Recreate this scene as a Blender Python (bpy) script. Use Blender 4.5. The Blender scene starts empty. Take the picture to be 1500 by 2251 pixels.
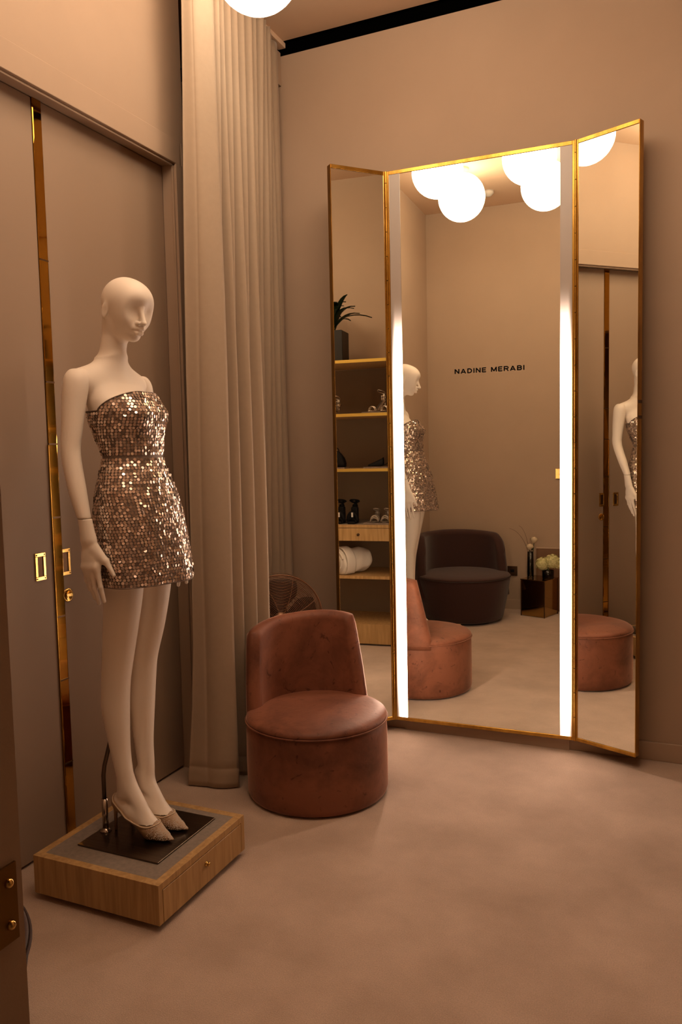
import bpy, bmesh, math, random
import numpy as np
from mathutils import Vector, Matrix
random.seed(7); rng = np.random.RandomState(7)
S = bpy.context.scene
COL = S.collection
PI = math.pi
R = math.radians
# ------------------------------------------------------------------ camera, world, exposure
FPX, YAW, PITCH, ROLL, CH = 1714.85, .4178, .0763, -.0216, 1.45
def camera():
    cd = bpy.data.cameras.new('camera'); co = bpy.data.objects.new('camera', cd); COL.objects.link(co)
    cd.sensor_fit = 'VERTICAL'; cd.sensor_height = 36.0; cd.lens = FPX/2251*36.0; cd.clip_start = .01
    f0 = Vector((-math.sin(YAW), math.cos(YAW), 0)); r0 = Vector((math.cos(YAW), math.sin(YAW), 0)); u0 = Vector((0, 0, 1))
    f = f0*math.cos(PITCH)-u0*math.sin(PITCH); u = u0*math.cos(PITCH)+f0*math.sin(PITCH)
    r = r0*math.cos(ROLL)+u*math.sin(ROLL); u2 = -r0*math.sin(ROLL)+u*math.cos(ROLL)
    m = Matrix((r, u2, -f)).transposed().to_4x4(); m.translation = Vector((0, 0, CH))
    co.matrix_world = m; S.camera = co
camera()
w = bpy.data.worlds.new('world'); S.world = w; w.use_nodes = True
w.node_tree.nodes['Background'].inputs[0].default_value = (.02, .013, .008, 1)
w.node_tree.nodes['Background'].inputs[1].default_value = .3
S.view_settings.view_transform = 'Standard'; S.view_settings.look = 'None'
S.view_settings.gamma = 1; S.view_settings.exposure = 0.0
S.cycles.max_bounces = 10; S.cycles.diffuse_bounces = 5; S.cycles.glossy_bounces = 6
S.cycles.transmission_bounces = 6; S.cycles.transparent_max_bounces = 8
S.cycles.sample_clamp_indirect = 6.0; S.cycles.caustics_reflective = False; S.cycles.caustics_refractive = False
GLOBE_E = 7.3; GLOBE_C = (1.0, .78, .56)
STRIP_E = 38.0; STRIP_C = (1.0, .70, .52)

# room sizes (metres)
XL, XD, XR = -2.06, -2.13, .80
YR, YB, HC = .44, 3.79, 3.585

# ------------------------------------------------------------------ materials
def mat(name, col, rough=.6, metal=0., noise=0., nscale=8., bump=0., bscale=200., spec=.5, col2=None, sheen=0., stretch=None, coat=0., bdist=.002, trans=0., ior=1.45):
    m = bpy.data.materials.new(name); m.use_nodes = True
    nt = m.node_tree; b = nt.nodes['Principled BSDF']
    b.inputs['Base Color'].default_value = (*col, 1); b.inputs['Roughness'].default_value = rough
    b.inputs['Metallic'].default_value = metal; b.inputs['Specular IOR Level'].default_value = spec
    b.inputs['IOR'].default_value = ior
    if sheen: b.inputs['Sheen Weight'].default_value = sheen; b.inputs['Sheen Roughness'].default_value = .4
    if coat: b.inputs['Coat Weight'].default_value = coat
    if trans: b.inputs['Transmission Weight'].default_value = trans
    if noise or bump:
        tc = nt.nodes.new('ShaderNodeTexCoord'); mp = nt.nodes.new('ShaderNodeMapping')
        nt.links.new(tc.outputs['Object'], mp.inputs[0])
        if stretch: mp.inputs['Scale'].default_value = stretch
    if noise:
        n = nt.nodes.new('ShaderNodeTexNoise'); n.inputs['Scale'].default_value = nscale; n.inputs['Detail'].default_value = 6
        n.inputs['Roughness'].default_value = .6
        nt.links.new(mp.outputs[0], n.inputs['Vector'])
        r = nt.nodes.new('ShaderNodeValToRGB'); r.color_ramp.elements[0].position = .3; r.color_ramp.elements[1].position = .7
        c2 = col2 or tuple(c*(1-noise) for c in col)
        r.color_ramp.elements[0].color = (*c2, 1); r.color_ramp.elements[1].color = (*col, 1)
        nt.links.new(n.outputs['Fac'], r.inputs[0]); nt.links.new(r.outputs[0], b.inputs['Base Color'])
    if bump:
        n2 = nt.nodes.new('ShaderNodeTexNoise'); n2.inputs['Scale'].default_value = bscale; n2.inputs['Detail'].default_value = 3
        nt.links.new(mp.outputs[0], n2.inputs['Vector'])
        bp = nt.nodes.new('ShaderNodeBump'); bp.inputs['Strength'].default_value = bump; bp.inputs['Distance'].default_value = bdist
        nt.links.new(n2.outputs['Fac'], bp.inputs['Height']); nt.links.new(bp.outputs[0], b.inputs['Normal'])
    return m
def emis(name, col, e, extra=None):
    m = bpy.data.materials.new(name); m.use_nodes = True; nt = m.node_tree
    b = nt.nodes['Principled BSDF']; b.inputs['Base Color'].default_value = (.8, .8, .8, 1)
    b.inputs['Emission Color'].default_value = (*col, 1); b.inputs['Emission Strength'].default_value = e
    return m
M = {}
M['wall'] = mat('taupe paint', (.42, .305, .22), .85, noise=.05, nscale=3, bump=.12, bscale=350, bdist=.001)
M['ceil'] = mat('ceiling paint', (.70, .51, .36), .9, noise=.04, nscale=2)
M['door'] = mat('door paint', (.33, .234, .165), .6, noise=.03, nscale=3, bump=.08, bscale=300, bdist=.0008)
M['black'] = mat('black slot', (.0008, .0008, .0008), 1, spec=0)
M['dark'] = mat('dark rubber', (.01, .008, .007), .7)
M['brass'] = mat('aged brass', (.62, .36, .07), .24, 1, noise=.55, nscale=14, col2=(.30, .15, .03), stretch=(1, 1, .35))
M['brassstrip'] = mat('brass strip', (.46, .24, .036), .05, 1, noise=.3, nscale=5, col2=(.34, .16, .025))
M['brassedge'] = mat('brushed brass edge', (.80, .55, .13), .5, 1)
M['brass2'] = mat('polished brass', (.78, .50, .16), .15, 1, noise=.3, nscale=30)
M['bronzebrass'] = mat('dull brass', (.22, .12, .03), .4, 1)
M['bronze'] = mat('dark bronze', (.10, .055, .03), .35, .9)
M['mirror'] = mat('mirror glass', (.94, .94, .83), 0., 1)
M['plastic'] = mat('mannequin lacquer', (.90, .81, .71), .42, spec=.35)
M['curtain'] = mat('curtain cloth', (.40, .305, .22), .85, noise=.05, nscale=40, bump=.25, bscale=900, sheen=.2, bdist=.0006)
M['felt'] = mat('grey felt', (.26, .21, .17), .95, noise=.25, nscale=60, bump=.3, bscale=600)
M['steel'] = mat('dark brushed steel', (.16, .12, .09), .3, 1, noise=.35, nscale=5, stretch=(1, 25, 1))
M['chrome'] = mat('chrome', (.45, .38, .32), .2, 1)
M['towel'] = mat('towel cotton', (.72, .66, .58), .95, bump=.6, bscale=260, bdist=.004)
M['blackleather'] = mat('black leather', (.005, .004, .004), .6, spec=.15)
M['silver'] = mat('silver leather', (.72, .62, .52), .25, .9, noise=.4, nscale=90)
M['glitter'] = mat('glitter', (.62, .52, .42), .35, .7, noise=.7, nscale=400, bump=.8, bscale=700)
M['acrylic'] = mat('display slab', (.30, .23, .19), .25, noise=.3, nscale=60)
M['leaf'] = mat('leaf', (.012, .03, .012), .4, noise=.4, nscale=20)
M['planter'] = mat('planter', (.012, .010, .009), .5)
M['rose'] = mat('rose petals', (.72, .60, .42), .7)
M['hydrangea'] = mat('hydrangea petals', (.80, .74, .44), .7, noise=.3, nscale=90, col2=(.55, .54, .20))
M['stem'] = mat('stem', (.05, .07, .02), .5)
M['twig'] = mat('twig', (.08, .03, .02), .6)
M['water'] = mat('vase glass', (.9, .93, .9), .02, trans=1, ior=1.3)
def thin_glass():
    m = bpy.data.materials.new('vase glass'); m.use_nodes = True; nt = m.node_tree; nt.nodes.remove(nt.nodes['Principled BSDF'])
    t = nt.nodes.new('ShaderNodeBsdfTransparent'); t.inputs[0].default_value = (.86, .88, .82, 1)
    g = nt.nodes.new('ShaderNodeBsdfGlossy'); g.inputs['Roughness'].default_value = .03
    l = nt.nodes.new('ShaderNodeLayerWeight'); l.inputs[0].default_value = .35
    x = nt.nodes.new('ShaderNodeMixShader'); nt.links.new(l.outputs['Fresnel'], x.inputs[0]); nt.links.new(t.outputs[0], x.inputs[1]); nt.links.new(g.outputs[0], x.inputs[2])
    nt.links.new(x.outputs[0], nt.nodes['Material Output'].inputs[0]); return m
M['water'] = thin_glass()
M['bronzemirror'] = mat('smoked bronze mirror', (.40, .25, .085), .06, 1)
M['brownboard'] = mat('brown board', (.21, .10, .042), .5, noise=.2, nscale=8)
M['mesh'] = mat('nude mesh', (.42, .28, .17), .6, spec=.4)
M['piping'] = mat('shoe piping', (.62, .48, .34), .4)
M['text'] = mat('black vinyl', (.002, .002, .002), .8, spec=.1)
M['fanwire'] = mat('copper fan wire', (.27, .14, .08), .4, .6)
M['fandark'] = mat('fan blade', (.02, .012, .008), .6)
M['plum'] = mat('plum weave', (.050, .018, .014), .9, noise=.35, nscale=120, bump=.6, bscale=500, sheen=.25, stretch=(1, 1, 5), bdist=.0015)
M['plumpipe'] = mat('plum piping', (.03, .014, .012), .7)
M['underlay'] = mat('pin cloth', (.05, .03, .022), .6)

def carpet():
    m = mat('carpet', (.62, .465, .365), .95, noise=1, nscale=3.0, col2=(.44, .322, .245), bump=.9, bscale=420, sheen=.25, bdist=.004)
    nt = m.node_tree; b = nt.nodes['Principled BSDF']
    # pile brushed in different directions: soft large patches mixed with fine fibres
    src = b.inputs['Base Color'].links[0].from_socket
    n = nt.nodes.new('ShaderNodeTexNoise'); n.inputs['Scale'].default_value = 260; n.inputs['Detail'].default_value = 2
    tc = nt.nodes.new('ShaderNodeTexCoord'); nt.links.new(tc.outputs['Object'], n.inputs['Vector'])
    mx = nt.nodes.new('ShaderNodeMix'); mx.data_type = 'RGBA'; mx.blend_type = 'MULTIPLY'; mx.inputs[0].default_value = .45
    nt.links.new(src, mx.inputs[6]); nt.links.new(n.outputs['Fac'], mx.inputs[7])
    g = nt.nodes.new('ShaderNodeMix'); g.data_type = 'RGBA'; g.blend_type = 'MULTIPLY'; g.inputs[0].default_value = 1
    g.inputs[7].default_value = (1.35, 1.35, 1.35, 1); nt.links.new(mx.outputs[2], g.inputs[6])
    nt.links.new(g.outputs[2], b.inputs['Base Color'])
    return m
M['carpet'] = carpet()
def velvet():
    m = mat('pink velvet', (.25, .092, .051), .5, noise=1, nscale=5.0, col2=(.105, .037, .021), sheen=.6, bump=.3, bscale=60, bdist=.002, spec=.3)
    nt = m.node_tree; b = nt.nodes['Principled BSDF']
    b.inputs['Sheen Tint'].default_value = (1, .62, .48, 1); b.inputs['Sheen Roughness'].default_value = .3
    for n in nt.nodes:
        if n.type == 'VALTORGB': n.color_ramp.elements[0].position = .30; n.color_ramp.elements[1].position = .60
        if n.type == 'TEX_NOISE' and abs(n.inputs['Scale'].default_value-5) < .1: n.inputs['Distortion'].default_value = .35
    # worn scratches in the pile
    src = b.inputs['Base Color'].links[0].from_socket
    tc = nt.nodes.new('ShaderNodeTexCoord'); v = nt.nodes.new('ShaderNodeTexNoise'); v.inputs['Scale'].default_value = 13; v.inputs['Detail'].default_value = 8
    v.inputs['Distortion'].default_value = 3
    nt.links.new(tc.outputs['Object'], v.inputs['Vector'])
    r = nt.nodes.new('ShaderNodeValToRGB'); r.color_ramp.elements[0].position = .29; r.color_ramp.elements[1].position = .37
    r.color_ramp.elements[0].color = (.45, .4, .4, 1); r.color_ramp.elements[1].color = (1, 1, 1, 1)
    nt.links.new(v.outputs['Fac'], r.inputs[0])
    mx = nt.nodes.new('ShaderNodeMix'); mx.data_type = 'RGBA'; mx.blend_type = 'MULTIPLY'; mx.inputs[0].default_value = .9
    nt.links.new(src, mx.inputs[6]); nt.links.new(r.outputs[0], mx.inputs[7]); nt.links.new(mx.outputs[2], b.inputs['Base Color'])
    return m
M['velvet'] = velvet()
def wood(name='figured sycamore', axis='x', c1=(.50, .31, .13), c2=(.37, .215, .08)):
    m = mat(name, c1, .42); nt = m.node_tree; b = nt.nodes['Principled BSDF']
    tc = nt.nodes.new('ShaderNodeTexCoord'); mp = nt.nodes.new('ShaderNodeMapping'); nt.links.new(tc.outputs['Object'], mp.inputs[0])
    mp.inputs['Scale'].default_value = (60, 60, 4)
    n = nt.nodes.new('ShaderNodeTexNoise'); n.inputs['Scale'].default_value = 1; n.inputs['Detail'].default_value = 4; n.inputs['Distortion'].default_value = .6
    nt.links.new(mp.outputs[0], n.inputs['Vector'])
    r = nt.nodes.new('ShaderNodeValToRGB'); r.color_ramp.elements[0].position = .35; r.color_ramp.elements[1].position = .65
    r.color_ramp.elements[0].color = (*c2, 1); r.color_ramp.elements[1].color = (*c1, 1)
    nt.links.new(n.outputs['Fac'], r.inputs[0]); nt.links.new(r.outputs[0], b.inputs['Base Color'])
    return m
M['wood'] = wood()
M['shelfback'] = mat('shelf back', (.20, .13, .075), .7, noise=.05, nscale=4)
def globe_mat():
    return emis('opal globe', GLOBE_C, GLOBE_E)
M['globe'] = globe_mat()
def strip_mat(name, xo, xi):
    # frosted band over a lamp tube: xo = outer edge of the band, xi = where the tube's light is full
    m = bpy.data.materials.new(name); m.use_nodes = True; nt = m.node_tree
    b = nt.nodes['Principled BSDF']; b.inputs['Base Color'].default_value = (.42, .36, .32, 1); b.inputs['Roughness'].default_value = .35
    b.inputs['Specular IOR Level'].default_value = .8
    tc = nt.nodes.new('ShaderNodeTexCoord'); sp = nt.nodes.new('ShaderNodeSeparateXYZ'); nt.links.new(tc.outputs['Object'], sp.inputs[0])
    def rng_(sock, a0, a1, b0, b1):
        n = nt.nodes.new('ShaderNodeMapRange'); n.interpolation_type = 'SMOOTHSTEP'
        for k, v in zip(('From Min', 'From Max', 'To Min', 'To Max'), (a0, a1, b0, b1)): n.inputs[k].default_value = v
        nt.links.new(sp.outputs[sock], n.inputs['Value']); return n.outputs[0]
    def math_(op, a, b_):
        n = nt.nodes.new('ShaderNodeMath'); n.operation = op; nt.links.new(a, n.inputs[0])
        if isinstance(b_, float): n.inputs[1].default_value = b_
        else: nt.links.new(b_, n.inputs[1])
        return n.outputs[0]
    up = math_('POWER', rng_('Z', 2.30, 1.72, 0, 1), 3.0); dn = math_('POWER', rng_('Z', .0, .30, .35, 1), 2.5)
    ed = math_('POWER', rng_('X', xo, xi, .30, 1), 3.0)
    e = math_('MULTIPLY', math_('MULTIPLY', up, dn), ed); e = math_('MULTIPLY', e, STRIP_E)
    b.inputs['Emission Color'].default_value = (*STRIP_C, 1); nt.links.new(e, b.inputs['Emission Strength'])
    return m


# ------------------------------------------------------------------ object helpers
def link(name, me, m=None, parent=None, smooth=False):
    o = bpy.data.objects.new(name, me); COL.objects.link(o)
    if m: me.materials.append(M[m] if isinstance(m, str) else m)
    if parent: o.parent = parent
    if smooth:
        me.polygons.foreach_set('use_smooth', [True]*len(me.polygons))
    return o
def empty(name, loc=(0, 0, 0), rz=0):
    o = bpy.data.objects.new(name, None); COL.objects.link(o); o.location = loc; o.rotation_euler = (0, 0, rz)
    o.empty_display_size = .05; return o
def tag(o, label=None, cat=None, group=None, kind=None):
    if label: o['label'] = label
    if cat: o['category'] = cat
    if group: o['group'] = group
    if kind: o['kind'] = kind
    return o
class MB:
    def __init__(s): s.v = []; s.f = []
    def add(s, v, f, mt=None):
        n = len(s.v)
        s.v += [tuple(mt @ Vector(p)) if mt else tuple(p) for p in v]
        s.f += [tuple(i+n for i in q) for q in f]; return s
    def box(s, a, b, mt=None):
        (x0, y0, z0), (x1, y1, z1) = a, b
        return s.add([(x0, y0, z0), (x1, y0, z0), (x1, y1, z0), (x0, y1, z0), (x0, y0, z1), (x1, y0, z1), (x1, y1, z1), (x0, y1, z1)],
                     [(0, 3, 2, 1), (4, 5, 6, 7), (0, 1, 5, 4), (1, 2, 6, 5), (2, 3, 7, 6), (3, 0, 4, 7)], mt)
    def grid(s, rows, close_u=False, close_v=False, cap=False):
        # rows: list of lists of points
        n, m = len(rows), len(rows[0]); v = [p for r in rows for p in r]; f = []
        for i in range(n-1 if not close_v else n):
            for j in range(m-1 if not close_u else m):
                a = i*m+j; b = i*m+(j+1) % m; c = ((i+1) % n)*m+(j+1) % m; d = ((i+1) % n)*m+j
                f.append((a, b, c, d))
        if cap: f.append(tuple(range(m-1, -1, -1))); f.append(tuple((n-1)*m+j for j in range(m)))
        return s.add(v, f)
    def lathe(s, prof, n=32, mt=None, cap=True):
        rows = [[(r*math.cos(2*PI*j/n), r*math.sin(2*PI*j/n), z) for j in range(n)] for r, z in prof]
        k = MB().grid(rows, close_u=True, cap=cap); return s.add(k.v, k.f, mt)
    def tube(s, pts, r, n=8, closed=False, cap=True):
        P = [Vector(p) for p in pts]; L = len(P); rows = []; up = Vector((0, 0, 1)); prev = None
        for i, p in enumerate(P):
            t = (P[(i+1) % L]-P[i-1]) if closed else (P[min(i+1, L-1)]-P[max(i-1, 0)])
            t.normalize()
            if prev is None:
                a = t.orthogonal().normalized()
            else:
                a = prev-t*prev.dot(t)
                a = a.normalized() if a.length > 1e-6 else t.orthogonal().normalized()
            prev = a; b = t.cross(a); rr = r[i] if isinstance(r, (list, tuple)) else r
            rows.append([tuple(p+a*(rr*math.cos(2*PI*j/n))+b*(rr*math.sin(2*PI*j/n))) for j in range(n)])
        k = MB().grid(rows, close_u=True, close_v=closed, cap=cap and not closed); return s.add(k.v, k.f)
    def ball(s, c, r, n=12, sc=(1, 1, 1), mt=None):
        k = MB().lathe([(max(1e-4, math.sin(PI*i/n)), -math.cos(PI*i/n)) for i in range(n+1)], n*2, cap=False)
        v = [(c[0]+p[0]*r*sc[0], c[1]+p[1]*r*sc[1], c[2]+p[2]*r*sc[2]) for p in k.v]
        return s.add(v, k.f, mt)
    def build(s, name, m, parent=None, smooth=False, bevel=0, seg=2, kind=None, sub=0, flip=False):
        me = bpy.data.meshes.new(name); me.from_pydata(s.v, [], s.f); me.validate(); me.update()
        if not flip and len(s.f) < 60000:
            bm = bmesh.new(); bm.from_mesh(me); bmesh.ops.remove_doubles(bm, verts=bm.verts, dist=1e-6) if smooth else None
            bmesh.ops.recalc_face_normals(bm, faces=bm.faces); bm.to_mesh(me); bm.free()
        o = link(name, me, m, parent, smooth)
        if bevel:
            b = o.modifiers.new('bevel', 'BEVEL'); b.width = bevel; b.segments = seg; b.limit_method = 'ANGLE'; b.angle_limit = R(35)
            if seg > 1: me.polygons.foreach_set('use_smooth', [True]*len(me.polygons)); b.harden_normals = True
        if sub:
            b = o.modifiers.new('sub', 'SUBSURF'); b.levels = sub; b.render_levels = sub
        if kind: o['kind'] = kind
        return o
def bx(name, a, b, m, parent=None, bevel=0, kind=None, **k):
    return MB().box(a, b).build(name, m, parent, bevel=bevel, kind=kind, **k)
def copy_tree(o, parent=None):
    c = o.copy(); COL.objects.link(c); c.parent = parent
    for ch in list(o.children): copy_tree(ch, c)
    return c
def sm(t): t = max(0., min(1., t)); return t*t*(3-2*t)

# ------------------------------------------------------------------ implicit surfaces (for the mannequin and shoes)
def surfnet(fn, lo, hi, step):
    ax = [np.arange(lo[i], hi[i]+step, step, dtype=np.float32) for i in range(3)]
    X, Y, Z = np.meshgrid(*ax, indexing='ij'); F = fn(X, Y, Z).astype(np.float32)
    del X, Y, Z
    s = F < 0
    nx, ny, nz = F.shape
    c = [(a, b, d) for a in (0, 1) for b in (0, 1) for d in (0, 1)]
    cnt = sum(s[a:nx-1+a, b:ny-1+b, d:nz-1+d].astype(np.int8) for a, b, d in c)
    act = (cnt > 0) & (cnt < 8); idx = np.argwhere(act)
    acc = np.zeros((len(idx), 3), np.float64); num = np.zeros(len(idx))
    for a in range(8):
        for k in range(3):
            if c[a][k] == 0:
                p = np.array(c[a]); q = p.copy(); q[k] = 1
                i0 = idx+p; i1 = idx+q
                f0 = F[i0[:, 0], i0[:, 1], i0[:, 2]]; f1 = F[i1[:, 0], i1[:, 1], i1[:, 2]]
                m = (f0 < 0) != (f1 < 0); t = np.where(m, f0/np.where(m, f0-f1, 1), 0)
                pos = p[None, :]+t[:, None]*(q-p)[None, :]
                acc[m] += pos[m]; num[m] += 1
    V = (idx+acc/num[:, None])*step+np.array(lo)
    vid = -np.ones(act.shape, np.int64); vid[idx[:, 0], idx[:, 1], idx[:, 2]] = np.arange(len(idx))
    faces = []
    for k in range(3):
        sl0 = [slice(1, n-1) for n in F.shape]; sl0[k] = slice(0, F.shape[k]-1)
        sl1 = list(sl0); sl1[k] = slice(1, F.shape[k])
        A = s[tuple(sl0)]; B = s[tuple(sl1)]
        e = np.argwhere(A != B); sg = A[e[:, 0], e[:, 1], e[:, 2]]
        off = np.ones(3, int); off[k] = 0
        e = e+off
        u, v = (k+1) % 3, (k+2) % 3
        q = []
        for du, dv in ((0, 0), (-1, 0), (-1, -1), (0, -1)):
            g = e.copy(); g[:, u] += du; g[:, v] += dv
            q.append(vid[g[:, 0], g[:, 1], g[:, 2]])
        q = np.stack(q, 1); q[~sg] = q[~sg][:, ::-1]
        faces.append(q)
    Fc = np.concatenate(faces); Fc = Fc[(Fc >= 0).all(1)]
    return V, Fc
def relax(V, Fc, it=2):
    n = len(V)
    e = np.concatenate([Fc[:, [0, 1]], Fc[:, [1, 2]], Fc[:, [2, 3]], Fc[:, [3, 0]]]); e = np.concatenate([e, e[:, ::-1]])
    deg = np.bincount(e[:, 0], minlength=n).astype(float)
    for _ in range(it):
        for lam in (.5, -.52):
            a = np.stack([np.bincount(e[:, 0], V[e[:, 1], k], minlength=n) for k in range(3)], 1)/deg[:, None]
            V = V+lam*(a-V)
    return V
def np_mesh(name, V, Fc):
    me = bpy.data.meshes.new(name); me.vertices.add(len(V)); me.vertices.foreach_set('co', V.astype(np.float32).ravel())
    n = Fc.shape[1]
    me.loops.add(len(Fc)*n); me.loops.foreach_set('vertex_index', Fc.astype(np.int32).ravel())
    me.polygons.add(len(Fc)); me.polygons.foreach_set('loop_start', np.arange(0, len(Fc)*n, n, dtype=np.int32))
    me.polygons.foreach_set('loop_total', np.full(len(Fc), n, np.int32))
    me.update(); me.validate(); return me
def smin(a, b, k):
    h = np.clip(.5+.5*(b-a)/k, 0, 1); return b*(1-h)+a*h-k*h*(1-h)
def smax(a, b, k): return -smin(-a, -b, k)
def cone(X, Y, Z, a, b, r0, r1, sc=None):
    ax, ay, az = a; dx, dy, dz = b[0]-a[0], b[1]-a[1], b[2]-a[2]; L = dx*dx+dy*dy+dz*dz
    t = np.clip(((X-ax)*dx+(Y-ay)*dy+(Z-az)*dz)/L, 0, 1)
    ex, ey, ez = X-ax-t*dx, Y-ay-t*dy, Z-az-t*dz
    if sc: ex = ex/sc[0]; ey = ey/sc[1]
    return np.sqrt(ex*ex+ey*ey+ez*ez)-(r0+t*(r1-r0))
def ell(X, Y, Z, c, r):
    q = np.sqrt(((X-c[0])/r[0])**2+((Y-c[1])/r[1])**2+((Z-c[2])/r[2])**2); return (q-1)*min(r)
def chain(X, Y, Z, pts, k=.02, sc=None):
    d = None
    for (a, ra), (b, rb) in zip(pts[:-1], pts[1:]):
        e = cone(X, Y, Z, a, b, ra, rb, sc); d = e if d is None else smin(d, e, k)
    return d

# ================================================================== THE ROOM
def struct(name, a, b, m, parent=None, bevel=0): return bx(name, a, b, m, parent, bevel=bevel, kind='structure')
struct('floor', (-3.2, -1.6, -.1), (1.6, YB+.2, 0), 'carpet')
struct('ceiling', (-3.2, -1.6, HC), (1.6, YB-.028, HC+.1), 'ceil')
mb = MB(); mb.box((-3.2, YB, 0), (XR+.1, YB+.2, HC-.058)); mb.build('wall_back', 'wall', kind='structure')
mb = MB(); mb.box((-3.2, YB+.004, HC-.058), (XR+.1, YB+.2, HC+.1)); mb.box((-3.2, YB-.028, HC+.03), (XR+.1, YB+.01, HC+.1))
mb.build('trim_1', 'black', kind='structure')
struct('wall_right', (XR, YR, 0), (XR+.1, YB, HC), 'wall')
# left wall: blank piece by the rear corner, head above the doors, pier beside the curtain, fitting room behind it
DY0, DYS, DYE, DZ = 1.44, 2.20, 2.935, 2.725
CY0 = 3.0
mb = MB(); mb.box((XL-.14, YR, 0), (XL, DY0, HC)); mb.box((XL-.14, DY0, DZ), (XL, CY0, HC)); mb.box((XL-.14, DYE, 0), (XL, CY0, DZ))
mb.build('wall_left', 'wall', kind='structure')
mb = MB(); mb.box((-3.2, CY0-.1, 0), (-3.1, YB, HC)); mb.box((-3.2, CY0-.1, 0), (XL-.14, CY0, HC))
mb.build('wall_fitting_room', 'wall', kind='structure')
# doorway wall the photograph is taken through
JX = -.48
mb = MB(); mb.box((XL-.14, YR-.2, 0), (JX, YR, HC)); mb.box((.75, YR-.2, 0), (XR+.1, YR, HC)); mb.box((JX, YR-.2, 2.72), (.75, YR, HC))
mb.build('wall_rear', 'wall', kind='structure')
mb = MB(); mb.box((-1.5, -1.5, 0), (-1.4, YR-.2, HC)); mb.box((1.2, -1.5, 0), (1.3, YR-.2, HC)); mb.box((-1.5, -1.6, 0), (1.3, -1.5, HC))
mb.build('wall_hall', 'wall', kind='structure')
# baseboards
def base(name, a, b):
    (x0, y0), (x1, y1) = a, b
    o = MB().box((x0, y0, 0), (x1, y1, .086)).build(name, 'wall', bevel=.003, kind='structure'); return o
base('baseboard_back', (-2.0, YB-.014), (XR, YB)); base('baseboard_rear', (XL, YR), (JX-.05, YR+.014))
base('baseboard_left', (XL, YR+.014), (XL+.014, DY0-.09)); base('baseboard_right', (XR-.014, YR), (XR, YB))
# door casing (architrave with a stepped edge)
cs = MB()
cs.box((XL-.07, DY0-.02, DZ-.002), (XL+.006, DYE+.03, DZ+.10)); cs.box((XL-.07, DYE-.004, 0), (XL+.006, DYE+.045, DZ)); cs.box((XL-.07, DY0-.045, 0), (XL+.006, DY0+.004, DZ))
cs.build('trim_2', 'wall', bevel=.003, kind='structure')
st = MB(); st.box((XL-.016, DY0, DZ-.012), (XL-.006, DYE, DZ)); st.box((XL-.016, DYE-.012, 0), (XL-.006, DYE, DZ)); st.build('trim_3', 'wall', bevel=.002, kind='structure')
struct('trim_4', (XL-.012, DYE+.045, 0), (XL+.003, DYE+.062, DZ+.10), 'wall', bevel=.002)
# the two door leaves
d1 = bx('door_1', (XD-.04, DY0, .012), (XD, DYS-.0225, DZ-.003), 'door', bevel=.002, kind='structure')
d2 = bx('door_2', (XD-.04, DYS+.0215, .012), (XD, DYE-.004, DZ-.003), 'door', bevel=.002, kind='structure')
rows = []; zz = np.linspace(.012, DZ-.003, 120)
for z in zz:
    w_ = .0010*math.sin(z*7.3)+.0008*math.sin(z*17.1+1)+.0006*math.sin(z*3.1)
    rows.append([(XD-.04, DYS-.022, z), (XD+.003+w_*.3, DYS-.022, z), (XD+.004+w_, DYS-.019, z), (XD+.004+w_, DYS+.018, z), (XD+.003+w_*.3, DYS+.021, z), (XD-.04, DYS+.021, z)])
bs = MB().grid(rows, close_u=True, cap=True).build('brass_strip', 'brassstrip', d1, smooth=False)
for z in (2.16, 1.725, 1.50, 1.23, .86, .62, .30): MB().box((XD+.002, DYS-.0215, z), (XD+.0056, DYS+.0205, z+.006)).build('strip_joint', 'bronze', bs)
mb = MB(); mb.box((XD-.03, DYS-.026, .012), (XD+.006, DYS-.0225, 1.5)); mb.build('edge_bead', 'brass', d1, bevel=.001)
for z in (2.15, 1.70, 1.52, .72, .45, .28): pass
def flush_pull(parent, y, zc):
    x = XD
    g = MB()
    for a, b in (((y-.025, zc-.05), (y+.025, zc-.036)), ((y-.025, zc+.036), (y+.025, zc+.05)), ((y-.025, zc-.036), (y-.013, zc+.036)), ((y+.013, zc-.036), (y+.025, zc+.036))):
        g.box((x, a[0], a[1]), (x+.004, b[0], b[1]))
    o = g.build('flush_pull', 'brass2', parent, bevel=.0015)
    k = MB()
    k.box((x+.0002, y-.014, zc-.037), (x+.001, y+.014, zc+.037)); k.build('recess', 'bronze', o)
    sc = MB()
    for a in (-1, 1):
        for b in (-1, 1): sc.ball((x+.004, y+a*.019, zc+b*.043), .0028, 6)
    sc.build('screws', 'bronze', o, smooth=True)
    return o
flush_pull(d1, 2.111, 1.062); flush_pull(d2, 2.235, 1.062)
tl = MB().lathe([(.001, 0), (.026, 0), (.026, .003), (.023, .005), (.020, .0045), (.019, .0025), (.001, .0025)], 40, Matrix.Translation((XD, 2.240, .936)) @ Matrix.Rotation(PI/2, 4, 'Y')).build('privacy_lock', 'brass2', d2, smooth=True)
MB().box((XD+.002, 2.226, .930), (XD+.010, 2.254, .942)).build('thumb_turn', 'brass2', tl, bevel=.001)
# brass strike plate on the doorway jamb, with a bevelled jamb edge bead
sp = MB().box((JX, .380, 1.074), (JX+.002, .433, 1.136)).build('strike_plate', 'bronzebrass')
sp['kind'] = 'structure'; sp.name = 'trim_5'
mb = MB()
for z in (1.088, 1.122): mb.ball((JX+.002, .425, z), .004, 6)
mb.build('screws', 'brass2', sp, smooth=True)
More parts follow.
